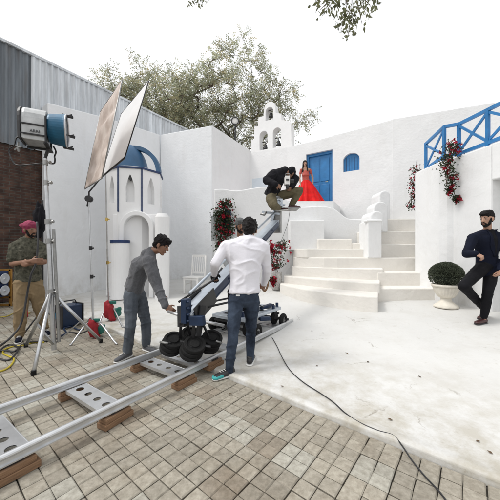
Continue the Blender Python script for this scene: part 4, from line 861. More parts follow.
P1 = [(-2.26,4.13,3.47),(-1.50,3.21,3.38),(-1.71,3.15,2.20),(-2.47,4.08,2.29)]
P2 = [(-2.21,4.69,3.72),(-1.41,3.80,3.73),(-1.64,3.57,2.58),(-2.44,4.46,2.56)]
panel('silver_reflector', 'crumpled rosy silver reflector on frame, left one of the two tilted panels', P1, M['refl'], .035, (-2.47,4.08,2.29))
panel('white_diffuser', 'flat bright white square diffuser, right one of the two tilted panels', P2, M['diff'], .004, (-2.44,4.46,2.56))
def stand(label, base, top, legs, mid, knob):
    t = thing('reflector_stand', label, 'light stand', base, 'stands holding the reflectors'); bm = BM(); base = V(base); b1 = base+V((0,0,.10))
    tube(bm, [b1, b1.lerp(top, .42)], .017, 10); tube(bm, [b1.lerp(top,.40), top], .012, 10); obj('pole', bm, M['steel'], t)
    for k in mid: bm = BM(); c = b1.lerp(top, k); tube(bm, [c-V((0,0,.03)), c+V((0,0,.03))], .026, 10); tube(bm, [c, c+V((.055,-.01,0))], .012, 8); obj('collar', bm, M['brass'] if knob else M['iron'], t)
    for f_ in legs:
        f_ = V(f_); dd = (f_-base); bm = BM(); tube(bm, smoothcurve([b1+V((0,0,.12)), b1+dd*.35+V((0,0,.13)), base+dd*.85+V((0,0,.05)), f_+V((0,0,.01))],4), .014, 8); obj('leg', bm, M['steel'], t, smooth=True)
    return t
s1 = GP(93.5,336); s2 = GC(109,317)
stand('stand behind the reflectors with grip head, red and green bag at its foot', s1, W(89,199,4.5), [GP(117,345), GP(70,346), GP(86,325)], (.40,.62), False)
stand('slimmer stand right of the other, reaching up behind the white diffuser', s2, W(105,150,4.9), [GC(123,328), GC(98,325), GC(112,307)], (.33,.60), True)
bm = BM(); q = W(89,199,4.5); torus(bm, q, (0,1,0), .035, .022, 16, 8); lathe(bm, [(.001,-.04),(.05,-.04),(.05,.04),(.001,.04)], q, 16, (0,1,0)); tube(bm, [q+V((-.03,0,-.12)), q], .014, 8); tube(bm, [q, W(89,192,4.45), V(P2[3]), V(P2[2])], .012, 8)
tag(obj('grip_arm', bm, M['iron'], loc=q), 'black grip head and arm clamped to the bottom edge of the panels', 'grip arm')
def sbag(label, c, s, seed, tall):
    t = thing('sandbag', label, 'sandbag', c, 'red and green sandbags on the stands'); c = V(c); r_ = random.Random(seed)
    for k, (m_, nm) in enumerate(((M['redcl'],'red_pouch'),(M['greencl'],'green_pouch'))):
        bm = BM(); bmesh.ops.create_icosphere(bm, subdivisions=4, radius=1)
        for v in bm.verts:
            p_ = v.co.copy(); p_ = V([math.copysign(abs(x)**.5, x) for x in p_]); p_ = V((p_.x*(1-.22*p_.z)+(.25 if k else -.22)*p_.z, p_.y, p_.z*(.78 if k else .9)+.25*p_.x*(1 if k else -1))); nz_ = noise.noise(p_*1.6+V((seed,k,0)))*.22+noise.noise(p_*5+V((seed,0,k)))*.07
            p_ *= (1+nz_); v.co = c+V((p_.x*s*(.62 if k else .50)+(.03 if k else -.05)*s*4, p_.y*s*.55+(-.05 if not k else .03), (p_.z*.52+.52)*s*tall*(1.05 if not k else .72)))
        obj(nm, bm, m_, t, smooth=True)
    bm = BM()
    top_ = c+V((-.02,0,s*tall*1.05)); box(bm, (c.x-.07*s*5,c.y-.02-s*.1,c.z+s*tall*.95), (c.x+.08*s*5,c.y+.02-s*.1,c.z+s*tall*1.12))
    obj('carry_flap', bm, M['greencl'], t, bevel=.008); return t
sbag('red and green sandbag slumped at the foot of the nearer stand', GP(97,337), .125, 1, 2.1)
sbag('larger red and green sandbag beside the tower pillar', GC(113,320), .165, 2, 2.0)

# ------------------------------------------------------------------ loose equipment on the left
q = GP(68,345); q = V((-3.32,4.98,0))
bx = thing('ballast_box', 'dark blue and black equipment case on the paving behind the lamp stand', 'equipment case', q)
def Bq(x, y, z): a_ = R(-28); return q+V((x*math.cos(a_)-y*math.sin(a_), x*math.sin(a_)+y*math.cos(a_), z))
bm = BM(); bar(bm, Bq(0,-.17,.21), Bq(0,.17,.21), .30, .36); obj('case_body', bm, M['bluem'], bx, bevel=.012)
for y in (-.178,.178): bm = BM(); bar(bm, Bq(0,y-.012,.21), Bq(0,y+.012,.21), .34, .40); obj('end_frame', bm, M['black'], bx, bevel=.01)
bm = BM(); tube(bm, [Bq(0,-.15,.40),Bq(0,-.12,.46),Bq(0,.12,.46),Bq(0,.15,.40)], .012, 8); obj('handle', bm, M['black'], bx, smooth=True)
bm = BM(); bar(bm, Bq(-.08,-.195,.22), Bq(.08,-.195,.22), .004, .10, up=(0,0,1)); bar(bm, Bq(-.153,-.1,.2), Bq(-.153,.1,.2), .004, .14); obj('label_plate', bm, M['hmib'], bx)
q = V((-6.2,6.62,0)); gt = thing('equipment_crate', 'yellow framed dark blue crate with two round lamps by the brick wall', 'crate', q)
bm = BM()
for x in (-.35,.22):
    for y in (-.15,.2): bar(bm, q+V((x,y,0)), q+V((x,y,.92)), .05, .05)
for z in (.03,.22,.90):
    bar(bm, q+V((-.37,-.15,z)), q+V((.24,-.15,z)), .05, .05); bar(bm, q+V((-.37,.2,z)), q+V((.24,.2,z)), .05, .05)
obj('crate_frame', bm, M['ylw'], gt, bevel=.004)
bm = BM(); box(bm, (q.x-.33,q.y-.12,.26), (q.x+.19,q.y+.17,.87)); obj('crate_body', bm, M['navy'], gt, bevel=.01)
for z in (.41,.70): bm = BM(); lathe(bm, [(.001,0),(.10,.01),(.125,.03),(.13,.045),(.11,.045),(.05,.02),(.02,.05),(.001,.055)], q+V((.20,.02,z)), 24, (1,0,0)); obj('round_lamp', bm, M['glass'], gt, smooth=True)
bm = BM(); bc = GP(25,317)+V((0,0,.0)); lathe(bm, [(.05,0),(.055,.02),(.055,.13),(.02,.17),(.02,.2),(.001,.2)], bc, 14); tag(obj('bottle', bm, M['redcl'], loc=bc, smooth=True), 'small red bottle on the paving behind the pink turbaned man', 'bottle')
# dark cloth hanging behind the stand
bm = BM(); bmesh.ops.create_icosphere(bm, subdivisions=4, radius=1); cc = W(39,218,4.7)
for v in bm.verts:
    p_ = v.co.copy(); k = 1+.35*noise.noise(p_*2.3); v.co = cc+V((p_.x*.10*k, p_.y*.07*k, p_.z*.30*k - .05)); 
dk = thing('black_jacket', 'black jacket hung on a thin pole behind the pink turbaned man', 'jacket', cc); obj('jacket_cloth', bm, M['blackcl'], dk, smooth=True)
bm = BM(); pz = V((cc.x,cc.y+.08,0)); tube(bm, [pz, pz+V((0,0,cc.z+.32))], .016, 8)
for k in range(3): a_ = k*2.09+.4; tube(bm, [pz+V((0,0,.35)), pz+V((math.cos(a_)*.35,math.sin(a_)*.35,.012))], .012, 6)
tag(obj('pole_stand', bm, M['iron'], loc=pz, smooth=True), 'thin black pole stand behind the pink turbaned man', 'stand')
def cable(name, label, pts, r, m_, k=6):
    bm = BM(); c = smoothcurve(pts, k); tube(bm, c, r, 7); return tag(obj(name, bm, m_, loc=pts[0], smooth=True), label, 'cable')
def GZ(px, py, z=.012): p_ = GC(px, py); 
def gz(px, py, z=.010):
    p_ = GC(px, py); return p_+V((0,0,z))
cable('power_cable', 'long black cable snaking over the white court to the paving at right', [gz(272,338),gz(277,347),gz(282,358),gz(290,371),gz(303,383),gz(320,394),gz(333,403),gz(345,414),gz(360,424),gz(378,432),gz(393,441),gz(402,450,.03),gz(412,462),gz(425,478),gz(438,492),gz(450,507)], .0052, M['black'])
cable('power_cable', 'yellow cable coiled on the paving at the left edge', [gz(-8,374),gz(4,371),gz(11,366),gz(14,360),gz(9,357),gz(3,354),gz(5,350),gz(14,347),gz(24,346),gz(34,343),gz(44,343)], .011, M['yellow'])
cable('power_cable', 'black cable tangle beside the yellow one on the paving', [gz(-5,352),gz(6,352,.02),gz(14,353,.02),gz(18,349,.02),gz(10,346,.02),gz(2,350,.02),gz(-2,358),gz(8,361),gz(16,356,.03),gz(20,347),gz(30,344,.03),gz(45,342),gz(55,340),gz(62,336),gz(70,333),gz(80,334),gz(88,331)], .012, M['black'])
cable('power_cable', 'thin yellow cable lying behind the turbaned man along the brick wall', [gz(-5,318),gz(6,317),gz(14,314),gz(22,317),gz(30,313)], .010, M['yellow'])
cable('power_cable', 'black cable trailing from the turbaned man to the left edge', [W(37,222,4.15),W(38,240,4.05),W(36,262,4.0),W(31,275,3.95),W(27,295,3.95),W(24,312,3.9),W(20,326,3.85),W(12,336,3.7),W(4,343,3.6),gz(-8,352)], .014, M['black'])
cable('power_cable', 'dark cable bundle between the lamp stand and the blue case', [gz(60,337),gz(66,334,.02),gz(64,330,.03),gz(72,327,.02),gz(68,324,.03),gz(76,330,.02),gz(84,330)], .014, M['bluem'])
cable('video_cable', 'thin dark wire hanging from the crane head beside the cameraman', [W(290,210,5.9),W(288,222,5.9),W(284,234,5.8),W(279,246,5.7),W(272,262,5.5),W(268,280,5.2)], .004, M['iron'])
# flood lamp behind the tall wall
q = W(235,121,11.6); fl = thing('flood_lamp', 'round white flood lamp on a pole above the wall against the tree', 'lamp', V((q.x,11.6,0)))
bm = BM(); lathe(bm, [(.001,0),(.13,0),(.15,.03),(.12,.12),(.001,.14)], q, 20, (0,1,0)); obj('lamp_head', bm, M['chair'], fl, smooth=True)
bm = BM(); torus(bm, q-V((0,.01,0)), (0,1,0), .15, .018, 24, 6); tube(bm, [V((q.x,11.75,0)), q+V((0,.15,-.1))], .03, 8); obj('pole', bm, M['iron'], fl)
# leaves and debris on the court
dv = []
for px, py in ((348.5,354.5),(318,366),(476,442),(493,455),(262,385),(312,331),(322,333),(369,362),(421,378),(284,387),(232,394),(393,421)):
    p_ = gz(px, py, .006); a_ = rnd.uniform(0,6.28); f_ = rnd.uniform(.6,1.3); o = leaf_mesh('dead_leaf', [(p_, V((math.cos(a_),math.sin(a_),.12)), V((0,0,1)), (.045*rnd.uniform(.6,1.2)), .022, (.15*f_,.10*f_,.06*f_))], M['petal'], loc=p_)
    dv.append(o)
for o, lb in zip(dv, ('largest brown leaf alone in the middle of the court','small dry leaf left of the middle of the court','brown leaf near the right edge of the court','dry leaf at the far right beside the court lip','dry leaf near the teal shoe on the court edge','dry leaf before the curved bottom step','second dry leaf before the curved bottom step','small dry leaf right of the middle leaf','small dry leaf before the urn','dry leaf on the court lip near the tiles','dry leaf on the tiles below the teal shoe','dry leaf beside the black cable')): tag(o, lb, 'leaf', 'dry leaves lying about')

# ------------------------------------------------------------------ people
ICO = BM(); bmesh.ops.create_icosphere(ICO, subdivisions=2, radius=1); ICOV = [v.co.copy() for v in ICO.verts]; ICO.free()
def hull(bm, balls):
    """convex hull of ellipsoids (centre, (rx,ry,rz) or r, optional 3x3 frame)"""
    t = BM()
    for b in balls:
        c = V(b[0]); r = b[1] if isinstance(b[1], (tuple, list)) else (b[1],)*3; fr = b[2] if len(b) > 2 else None
        for v in ICOV:
            q = V((v.x*r[0], v.y*r[1], v.z*r[2])); t.verts.new(c + (fr @ q if fr is not None else q))
    bmesh.ops.convex_hull(t, input=t.verts, use_existing_faces=False)
    bmesh.ops.delete(t, geom=[v for v in t.verts if not v.link_faces], context='VERTS')
    me = bpy.data.meshes.new('t'); t.to_mesh(me); t.free(); bm.from_mesh(me); bpy.data.meshes.remove(me)
def chain(bm, pts, rs):
    for (a, b), (r0, r1) in zip(zip(pts, pts[1:]), zip(rs, rs[1:])): hull(bm, [(a, r0), (b, r1)])
def remesh(name, bm, m_, parent, vox=.008, smooth=3, wr=0, wf=9, st=(1,1,1), seed=0):
    me = bpy.data.meshes.new(name); bm.to_mesh(me); bm.free(); o = bpy.data.objects.new(name, me); COL.objects.link(o)
    md = o.modifiers.new('r', 'REMESH'); md.mode = 'VOXEL'; md.voxel_size = vox
    if smooth: ms = o.modifiers.new('s', 'SMOOTH'); ms.iterations = smooth; ms.factor = .5
    bpy.context.view_layer.update(); dg = bpy.context.evaluated_depsgraph_get(); m2 = bpy.data.meshes.new_from_object(o.evaluated_get(dg)); bpy.data.objects.remove(o); bpy.data.meshes.remove(me)
    if wr:
        ns = [v.normal.copy() for v in m2.vertices]; off = V((seed*3.1, seed, 0))
        for v, n_ in zip(m2.vertices, ns):
            p_ = V((v.co.x*st[0], v.co.y*st[1], v.co.z*st[2]))*wf+off
            q2 = V((p_.x*.5+p_.z*.35, p_.y*.5+p_.z*.2, p_.z*.75-p_.x*.45)); k = max(0, 1-abs(noise.noise(q2))*3.2); k2 = noise.noise(p_*.6+V((5,5,5))); v.co += n_*wr*(k*k*.95-.35+.55*k2)
    m2.name = name; return link(name, m2, m_, parent)
def fr(d, up=V((0,0,1))):      # columns: right, forward, up
    f = V(d).normalized(); r = f.cross(up).normalized(); u = r.cross(f); return Matrix((r, f, u)).transposed()
def head(bm, c, f, up=V((0,0,1)), s=1.0, nb=1):
    X = fr(f, up); P = lambda x, y, z: V(c)+X@V((x*s, y*s, z*s)); e = lambda *r: tuple(q*s for q in r)
    hull(bm, [(P(0,-.012,.035), e(.074,.092,.080), X)])
    hull(bm, [(P(0,.012,.01), e(.064,.075,.07), X), (P(0,.030,-.062), e(.042,.045,.035), X)])
    hull(bm, [(P(0,.055,-.092), e(.024,.022,.018), X), (P(0,.02,-.07), e(.046,.04,.025), X)])
    hull(bm, [(P(0,.086,.020), e(.008,.008,.008), X), (P(0,.106,-.022), e(.011,.010,.009), X), (P(0,.085,-.024), e(.019,.010,.009), X)])
    hull(bm, [(P(-.034,.074,.032), e(.022,.010,.007), X), (P(.034,.074,.032), e(.022,.010,.007), X)])
    hull(bm, [(P(0,.080,-.052), e(.024,.010,.006), X)]); hull(bm, [(P(0,.078,-.064), e(.020,.010,.007), X)])
    for sx in (-1, 1): hull(bm, [(P(sx*.078,-.008,.0), e(.010,.020,.030), X), (P(sx*.072,.0,-.02), e(.008,.012,.018), X)])
    return P, X
def face_bits(root, c, f, up=V((0,0,1)), s=1.0, beard=False, hairm=None):
    X = fr(f, up); P = lambda x, y, z: V(c)+X@V((x*s, y*s, z*s)); e = lambda *r: tuple(q*s for q in r)
    for sx in (-1, 1):
        bm = BM(); hull(bm, [(P(sx*.031,.073,.010), e(.0125,.009,.0062), X)]); ey = obj('eye', bm, M['eyew'], root, smooth=True)
        bm = BM(); hull(bm, [(P(sx*.031,.0785,.010), e(.0068,.0045,.0062), X)]); obj('pupil', bm, M['eyed'], ey, smooth=True)
        bm = BM(); hull(bm, [(P(sx*.018,.084,.032), e(.007,.004,.004), X), (P(sx*.048,.072,.034), e(.008,.004,.0035), X)]); obj('eyebrow', bm, M['hair'], root, smooth=True)
    bm = BM(); hull(bm, [(P(0,.086,-.052), e(.021,.006,.0035), X)]); hull(bm, [(P(0,.084,-.062), e(.018,.006,.005), X)]); obj('lips', bm, M['lips'], root, smooth=True)
    if beard:
        bm = BM(); hull(bm, [(P(0,.052,-.094), e(.032,.030,.024), X), (P(0,.03,-.078), e(.050,.045,.028), X)])
        for sx in (-1, 1): hull(bm, [(P(sx*.064,.01,.0), e(.010,.018,.02), X), (P(sx*.050,.03,-.06), e(.014,.026,.026), X)]); hull(bm, [(P(sx*.005,.088,-.040), e(.012,.007,.005), X), (P(sx*.028,.074,-.062), e(.008,.009,.012), X)])
        hull(bm, [(P(0,.080,-.082), e(.020,.010,.010), X)])
        remesh('beard', bm, M['hair'], root, .005, 2)
def hand(bm, wv, d, n, s=1.0, curl=.5, thumb=1, glove=0):
    """palm from the wrist along d, palm normal n (towards the palm side), thumb on side +-"""
    d = V(d).normalized(); n = (V(n)-d*V(n).dot(d)).normalized(); t = d.cross(n).normalized()*thumb; g = glove
    w_ = V(wv); hull(bm, [(w_, .024*s+g), (w_+d*.03*s+t*.022*s, .017*s+g), (w_+d*.03*s-t*.024*s, .016*s+g), (w_+d*.088*s+t*.028*s, .012*s+g), (w_+d*.082*s-t*.030*s, .011*s+g)])
    for i, (off, l) in enumerate(((.030,.075),(.010,.083),(-.011,.077),(-.031,.060))):
        p0 = w_+d*(.082-.003*i*i*.4)*s+t*off*s; a_ = curl*.9; p1 = p0+(d*math.cos(a_)+n*math.sin(a_)+t*off*1.2)*l*.48*s; a2 = curl*2.1; p2 = p1+(d*math.cos(a2)+n*math.sin(a2))*l*.30*s; a3 = curl*3.0; p3 = p2+(d*math.cos(a3)+n*math.sin(a3))*l*.24*s
        chain(bm, [p0-d*.02*s, p1, p2, p3], [.0095*s+g, .0088*s+g, .0080*s+g, .0070*s+g])
    q0 = w_+d*.025*s+t*.024*s; q1 = q0+(t*.75+d*.55+n*.25)*.042*s; q2 = q1+(d*.8+t*.25+n*.45)*.034*s; chain(bm, [q0, q1, q2], [.014*s+g, .0105*s+g, .009*s+g])
def torso_balls(pel, che, nk, shl, shr, k=1.0, depth=1.0):
    rt = (V(shr)-V(shl)).normalized(); up1 = (V(nk)-V(pel)).normalized(); fw = up1.cross(rt).normalized(); X = Matrix((rt, fw, fw.cross(rt)*-1)).transposed()
    if X.determinant() < 0: X = Matrix((rt, fw, rt.cross(fw))).transposed()
    return X
def person(name, label, cat, root_at, j, skin, parts):
    t = thing(name, label, cat, root_at)
    X = torso_balls(j['pel'], j['che'], j['nk'], j['shl'], j['shr']); sc = j.get('s', 1); b = BM()
    pel, che, nk, hd = j['pel'], j['che'], j['nk'], j['hd']
    hull(b, [(pel, (.135*sc,.095*sc,.09*sc), X), (pel.lerp(che,.5), (.115*sc,.085*sc,.08*sc), X)]); hull(b, [(pel.lerp(che,.5), (.115*sc,.085*sc,.08*sc), X), (che, (.145*sc,.10*sc,.10*sc), X)])
    hull(b, [(che, (.14*sc,.095*sc,.09*sc), X), (j['shl'].lerp(j['shr'],.5), (.11*sc,.06*sc,.05*sc), X)]); hull(b, [(j['shl'], .05*sc), (j['shr'], .05*sc), (nk, .055*sc)])
    hull(b, [(nk, .055*sc), (hd-(j.get('hup',V((0,0,1))))*.055*sc-V(j['hf']).normalized()*.012, .05*sc)])
    head(b, hd, j['hf'], j.get('hup', V((0,0,1))), sc)
    for sd in 'lr':
        chain(b, [j['sh'+sd], j['el'+sd], j['wr'+sd]], [.046*sc, .037*sc, .024*sc]); h = j['hand'+sd]
        hand(b, j['wr'+sd], h[0], h[1], sc*.95, h[2], h[3])
        chain(b, [j['hp'+sd], j['kn'+sd], j['an'+sd]], [.078*sc, .052*sc, .036*sc]); f_ = j['to'+sd]-j['an'+sd]; f_.z = 0; f_.normalize(); zf_ = j.get('gz'+sd, min(j['an'+sd].z, j['to'+sd].z)-.045); ft_ = V((j['an'+sd].x, j['an'+sd].y, zf_+.035)); chain(b, [j['an'+sd], ft_, ft_+f_*.12], [.034*sc, .028, .018])
    remesh('body', b, skin, t, .0065, 2)
    return t, X
def shirt(t, X, j, m_, name='shirt', k=1.0, hem=-.04, sleeve=1.0, tw=1.0, wr=.006, sr=(.064,.052,.040), collar=.062, hood=False, seed=1, st=(1,1,1), hemr=1.0, wf=9):
    sc = j.get('s',1)*k; b = BM(); pel, che, nk = j['pel'], j['che'], j['nk']; ax_ = (che-pel).normalized(); bot = pel+ax_*hem
    hull(b, [(bot, (.165*sc*hemr*tw,.125*sc*hemr,.02), X), (pel.lerp(che,.45), (.148*sc*tw,.112*sc,.08*sc), X)]); hull(b, [(pel.lerp(che,.45), (.148*sc*tw,.112*sc,.08*sc), X), (che, (.172*sc*tw,.125*sc,.10*sc), X)])
    ms = j['shl'].lerp(j['shr'],.5); hull(b, [(che, (.170*sc,.122*sc,.09*sc), X), (j['shl']-ax_*.01, .066*sc), (j['shr']-ax_*.01, .066*sc), (ms, (.12*sc,.09*sc,.05*sc), X)])
    hull(b, [(j['shl'], .068*sc), (j['shr'], .068*sc), (nk-ax_*.012, (collar+.004)*sc)]); hull(b, [(ms, .09*sc), (nk-ax_*.0, collar*sc)])
    for sd in 'lr':
        e_, w_ = j['el'+sd], j['wr'+sd]
        if sleeve >= 1: chain(b, [j['sh'+sd], e_, e_.lerp(w_,.94)], [x*sc for x in sr])
        else: chain(b, [j['sh'+sd], j['sh'+sd].lerp(e_, sleeve)], [sr[0]*sc, sr[0]*sc*.95])
    if hood: bk_ = V(j['hf']).cross(V((0,0,1))).normalized().cross(V((0,0,1))).normalized(); rt2 = (j['shr']-j['shl']).normalized(); q_ = nk-ax_*.035+bk_*.065; hull(b, [(q_+rt2*.05, .058*sc), (q_-rt2*.05, .05*sc), (q_-ax_*.05+bk_*.015, .045*sc)])
    return remesh(name, b, m_, t, .009, 3, wr, wf, st, seed)
def trousers(t, X, j, m_, k=1.0, wr=.007, rr=(.098,.066,.052), seed=2, end=.93, top=.02):
    sc = j.get('s',1)*k; b = BM(); pel = j['pel']; ax_ = (j['che']-pel).normalized()
    hull(b, [(pel+ax_*top*2, (.150*sc,.108*sc,.03), X), (pel-ax_*.03, (.155*sc,.118*sc,.07*sc), X), (j['hpl'], .09*sc), (j['hpr'], .09*sc)])
    for sd in 'lr':
        h_, k_, a_ = j['hp'+sd], j['kn'+sd], j['an'+sd]; chain(b, [h_, h_.lerp(k_,.5), k_, k_.lerp(a_,.5), k_.lerp(a_,end)], [rr[0]*sc, (rr[0]+rr[1])/2*sc*1.02, rr[1]*sc, (rr[1]*.6+rr[2]*.4)*sc, rr[2]*sc])
    return remesh('trousers', b, m_, t, .009, 3, wr, 7, (1,1,1.25), seed)
def shoes(t, j, m_, sides='lr', solem=None, k=1.0):
    for sd in sides:
        a, o = j['an'+sd], j['to'+sd]; f = (o-a); f.z = 0; f.normalize(); zf = j.get('gz'+sd, min(a.z, o.z)-.045)
        X = fr(f); base = V((a.x, a.y, zf)); P = lambda x, y, z: base+X@V((x*k, y*k, z*k)); b = BM()
        hull(b, [(P(0,-.035,.045), (.038*k,.04*k,.042*k), X), (P(0,.06,.04), (.042*k,.05*k,.036*k), X)]); hull(b, [(P(0,.05,.04), (.042*k,.05*k,.034*k), X), (P(0,.15,.028), (.042*k,.05*k,.026*k), X)])
        hull(b, [(P(0,-.03,.05), (.034*k,.036*k,.04*k), X), (P(0,-.02,.085), (.037*k,.040*k,.02*k), X)])
        sh = remesh('shoe', b, m_, t, .006, 2)
        b = BM(); hull(b, [(P(0,-.045,.006), (.042*k,.034*k,.012), X), (P(0,.06,.006), (.044*k,.05*k,.012), X), (P(0,.155,.008), (.043*k,.05*k,.012), X)]); obj('sole', b, solem or M['sole'], sh, smooth=True)
        b = BM()
        for i in range(4): y = .03+.026*i; tube(b, [P(-.022,y,.078-.10*(y-.03)), P(0,y+.004,.086-.12*(y-.03)), P(.022,y,.078-.10*(y-.03))], .0035, 5)
        obj('laces', b, M['sole'] if m_ is not M['oxblood'] else M['black'], sh, smooth=True)
def haircap(t, c, f, m_, name='hair', up=V((0,0,1)), s=1.0, back=.0, rough=.008, front=.02, extra=None, seed=3, wf=28):
    X = fr(f, up); P = lambda x, y, z: V(c)+X@V((x*s, y*s, z*s)); e = lambda *r: tuple(q*s for q in r); b = BM()
    hull(b, [(P(0,-.018,.052), e(.083,.096,.080), X), (P(0,-.045-back,-.0), e(.074,.066,.06), X)])
    hull(b, [(P(0,.045+front*.3,.082), e(.060,.040,.034), X), (P(0,-.03,.09), e(.07,.07,.05), X)])
    if extra: extra(b, P, X, e)
    return remesh(name, b, m_, t, .006, 2, rough, wf, (1,1,1), seed)
def DN(x=0, y=0): return V((x, y, -1))

# man in the white shirt, seen from behind
fl_, fr_h = W(229,371,2.97), W(250,360,3.2)
j = dict(pel=W(244,293,3.08), che=W(245,262,3.12), nk=W(249.5,239,3.16), hd=W(250,231,3.24), hf=V((.12,1,-.35)), hup=V((.02,.30,1)).normalized(), shl=W(225.5,247,3.10), shr=W(264,247,3.16),
    ell=W(215.5,263,3.02), wrl=W(214,275,3.24), elr=W(267,270,3.22), wrr=W(264,284,3.42), hpl=W(236,300,3.05), hpr=W(252,300,3.12), knl=W(233,336,2.98), knr=W(251,332,3.22), anl=fl_, anr=fr_h, tol=W(219,376,2.90), tor=W(253,361,3.40), s=1.0,
    handl=((-.1,.85,-.35),(.3,.2,-1),.75,-1), handr=((0,.9,-.3),(-1,0,-.3),.8,-1))
j['gzl'] = .004; j['gzr'] = cz(fr_h.x, fr_h.y)+.002
p, X = person('person', 'person in white long-sleeved shirt and jeans, back turned, pushing the camera crane', 'person', V((.0,3.05,0)), j, M['skin'], None)
shirt(p, X, j, M['wshirt'], 'shirt', 1.10, .0, 1.0, wr=.010, sr=(.066,.054,.040), tw=1.04, seed=1, hemr=.97, wf=8)
trousers(p, X, j, M['jeans'], 1.0, .010, (.095,.064,.050), end=.97); shoes(p, j, M['black'])
b = BM(); f = (j['tol']-j['anl']); f.z = 0; f.normalize(); XX = fr(f); hull(b, [(V((j['anl'].x,j['anl'].y,.035))+f*.10, (.046,.04,.030), XX), (V((j['anl'].x,j['anl'].y,.028))+f*.16, (.045,.045,.026), XX)]); obj('toe_cap', b, M['teal'], p, smooth=True)
haircap(p, j['hd'], j['hf'], M['hair'], up=j['hup'], back=.015, rough=.016, s=1.12, extra=lambda b,P,X,e: hull(b, [(P(0,-.07,-.03), e(.062,.03,.045), X), (P(.0,-.02,.1), e(.05,.05,.05), X)]))
b = BM(); hand(b, j['wrl'], j['handl'][0], j['handl'][1], 1.0, .75, -1, .004); chain(b, [j['wrl'].lerp(j['ell'],.12), j['wrl']], [.036,.034]); remesh('glove', b, M['blackcl'], p, .006, 1)
b = BM(); q = W(238,295.5,2.93); box(b, (q.x-.022,q.y-.012,q.z-.006), (q.x+.02,q.y-.0,q.z+.008)); obj('waist_tag', b, M['sole'], p)
face_bits(p, j['hd'], j['hf'], j['hup'])

# man in the grey hoodie, reaching
j = dict(pel=W(134,288,3.58), che=W(141,265,3.56), nk=W(151.5,251,3.54), hd=W(161.5,246,3.50), hf=V((1,-.18,-.42)), hup=V((.42,0,.9)), shr=W(148,261,3.40), shl=W(149,256,3.74), elr=W(157,286,3.34), wrr=W(166,306.5,3.22),
    ell=W(156,278,3.78), wrl=W(162,297,3.70), hpr=W(131,295,3.50), hpl=W(139,295,3.68), knr=W(130.5,325,3.44), knl=W(146,322,3.70), anr=W(127.5,352,3.48), anl=W(146.5,345.5,3.74), tor=W(122,357,3.40), tol=W(153,349,3.66), s=1.0,
    handr=((.75,0,-.55),(0,.8,-.3),.55,1), handl=((.6,-.3,-.6),(0,-1,0),.5,-1))
j['gzr'] = .004; j['gzl'] = .004
p, X = person('person', 'person in grey hoodie and faded jeans bending to grip the crane handle', 'person', V((-1.45,3.6,0)), j, M['skin'], None)
shirt(p, X, j, M['hoodie'], 'hoodie', 1.06, -.02, 1.0, tw=1.05, wr=.010, sr=(.076,.062,.044), seed=4, hood=True, hemr=.93)
trousers(p, X, j, M['jeansl'], .96, .008, (.098,.074,.062), seed=5); shoes(p, j, M['hoodie'])
def capx(b, P, X, e): hull(b, [(P(0,-.10,.045), e(.06,.03,.016), X), (P(0,-.15,.02), e(.045,.02,.008), X)])
haircap(p, j['hd'], j['hf'], M['hair'], up=j['hup'], rough=.014, s=1.06); face_bits(p, j['hd'], j['hf'], j['hup'])

# man with the pink turban
j = dict(pel=W(28,277,4.28), che=W(27.5,253,4.28), nk=W(29,238.5,4.26), hd=W(30.5,230.5,4.22), hf=V((1,-.35,-.06)), shr=W(14.5,247,4.22), shl=W(41,247,4.30), elr=W(12,264,4.14), wrr=W(31,261,3.98), ell=W(44.5,262,4.20), wrl=W(28,264,4.0),
    hpr=W(22,284,4.24), hpl=W(35,284,4.32), knr=W(20.5,311,4.15), knl=W(40,308,4.36), anr=W(19.5,337,4.16), anl=W(44.5,328,4.48), tor=W(18,341,4.04), tol=W(48,330,4.42), s=1.06,
    handr=((1,.1,.05),(0,1,0),.35,1), handl=((-1,.1,.05),(0,1,0),.35,-1))
j['gzr'] = .004; j['gzl'] = .004
p, X = person('person', 'person in pink turban, patterned shirt and khaki trousers standing with folded arms', 'person', V((-3.4,4.3,0)), j, M['skin'], None)
shirt(p, X, j, M['camo'], 'shirt', 1.12, -.06, .72, wr=.008, sr=(.066,.055,.05), seed=6, hemr=.95)
trousers(p, X, j, M['khaki'], 1.02, .012, (.108,.080,.064), seed=7); shoes(p, j, M['navycl'])
def turb(b, P, X, e):
    hull(b, [(P(0,-.02,.06), e(.096,.110,.062), X), (P(0,.0,.10), e(.07,.08,.04), X)]); hull(b, [(P(-.05,-.07,.03), e(.05,.05,.04), X), (P(.05,-.06,.06), e(.05,.05,.04), X)])
haircap(p, j['hd'], j['hf'], M['pink'], 'turban', rough=.009, extra=turb, wf=14, s=1.12); face_bits(p, j['hd'], j['hf'], beard=True)
b = BM(); hull(b, [(j['pel']+V((0,0,.055)), (.166,.124,.022), X)]); obj('belt', b, M['black'], p, smooth=True)
b = BM(); q = j['pel']+V((-.15,-.03,0)); box(b, (q.x-.03,q.y-.05,q.z-.04), (q.x+.03,q.y+.04,q.z+.08)); obj('pouch', b, M['black'], p, bevel=.01)

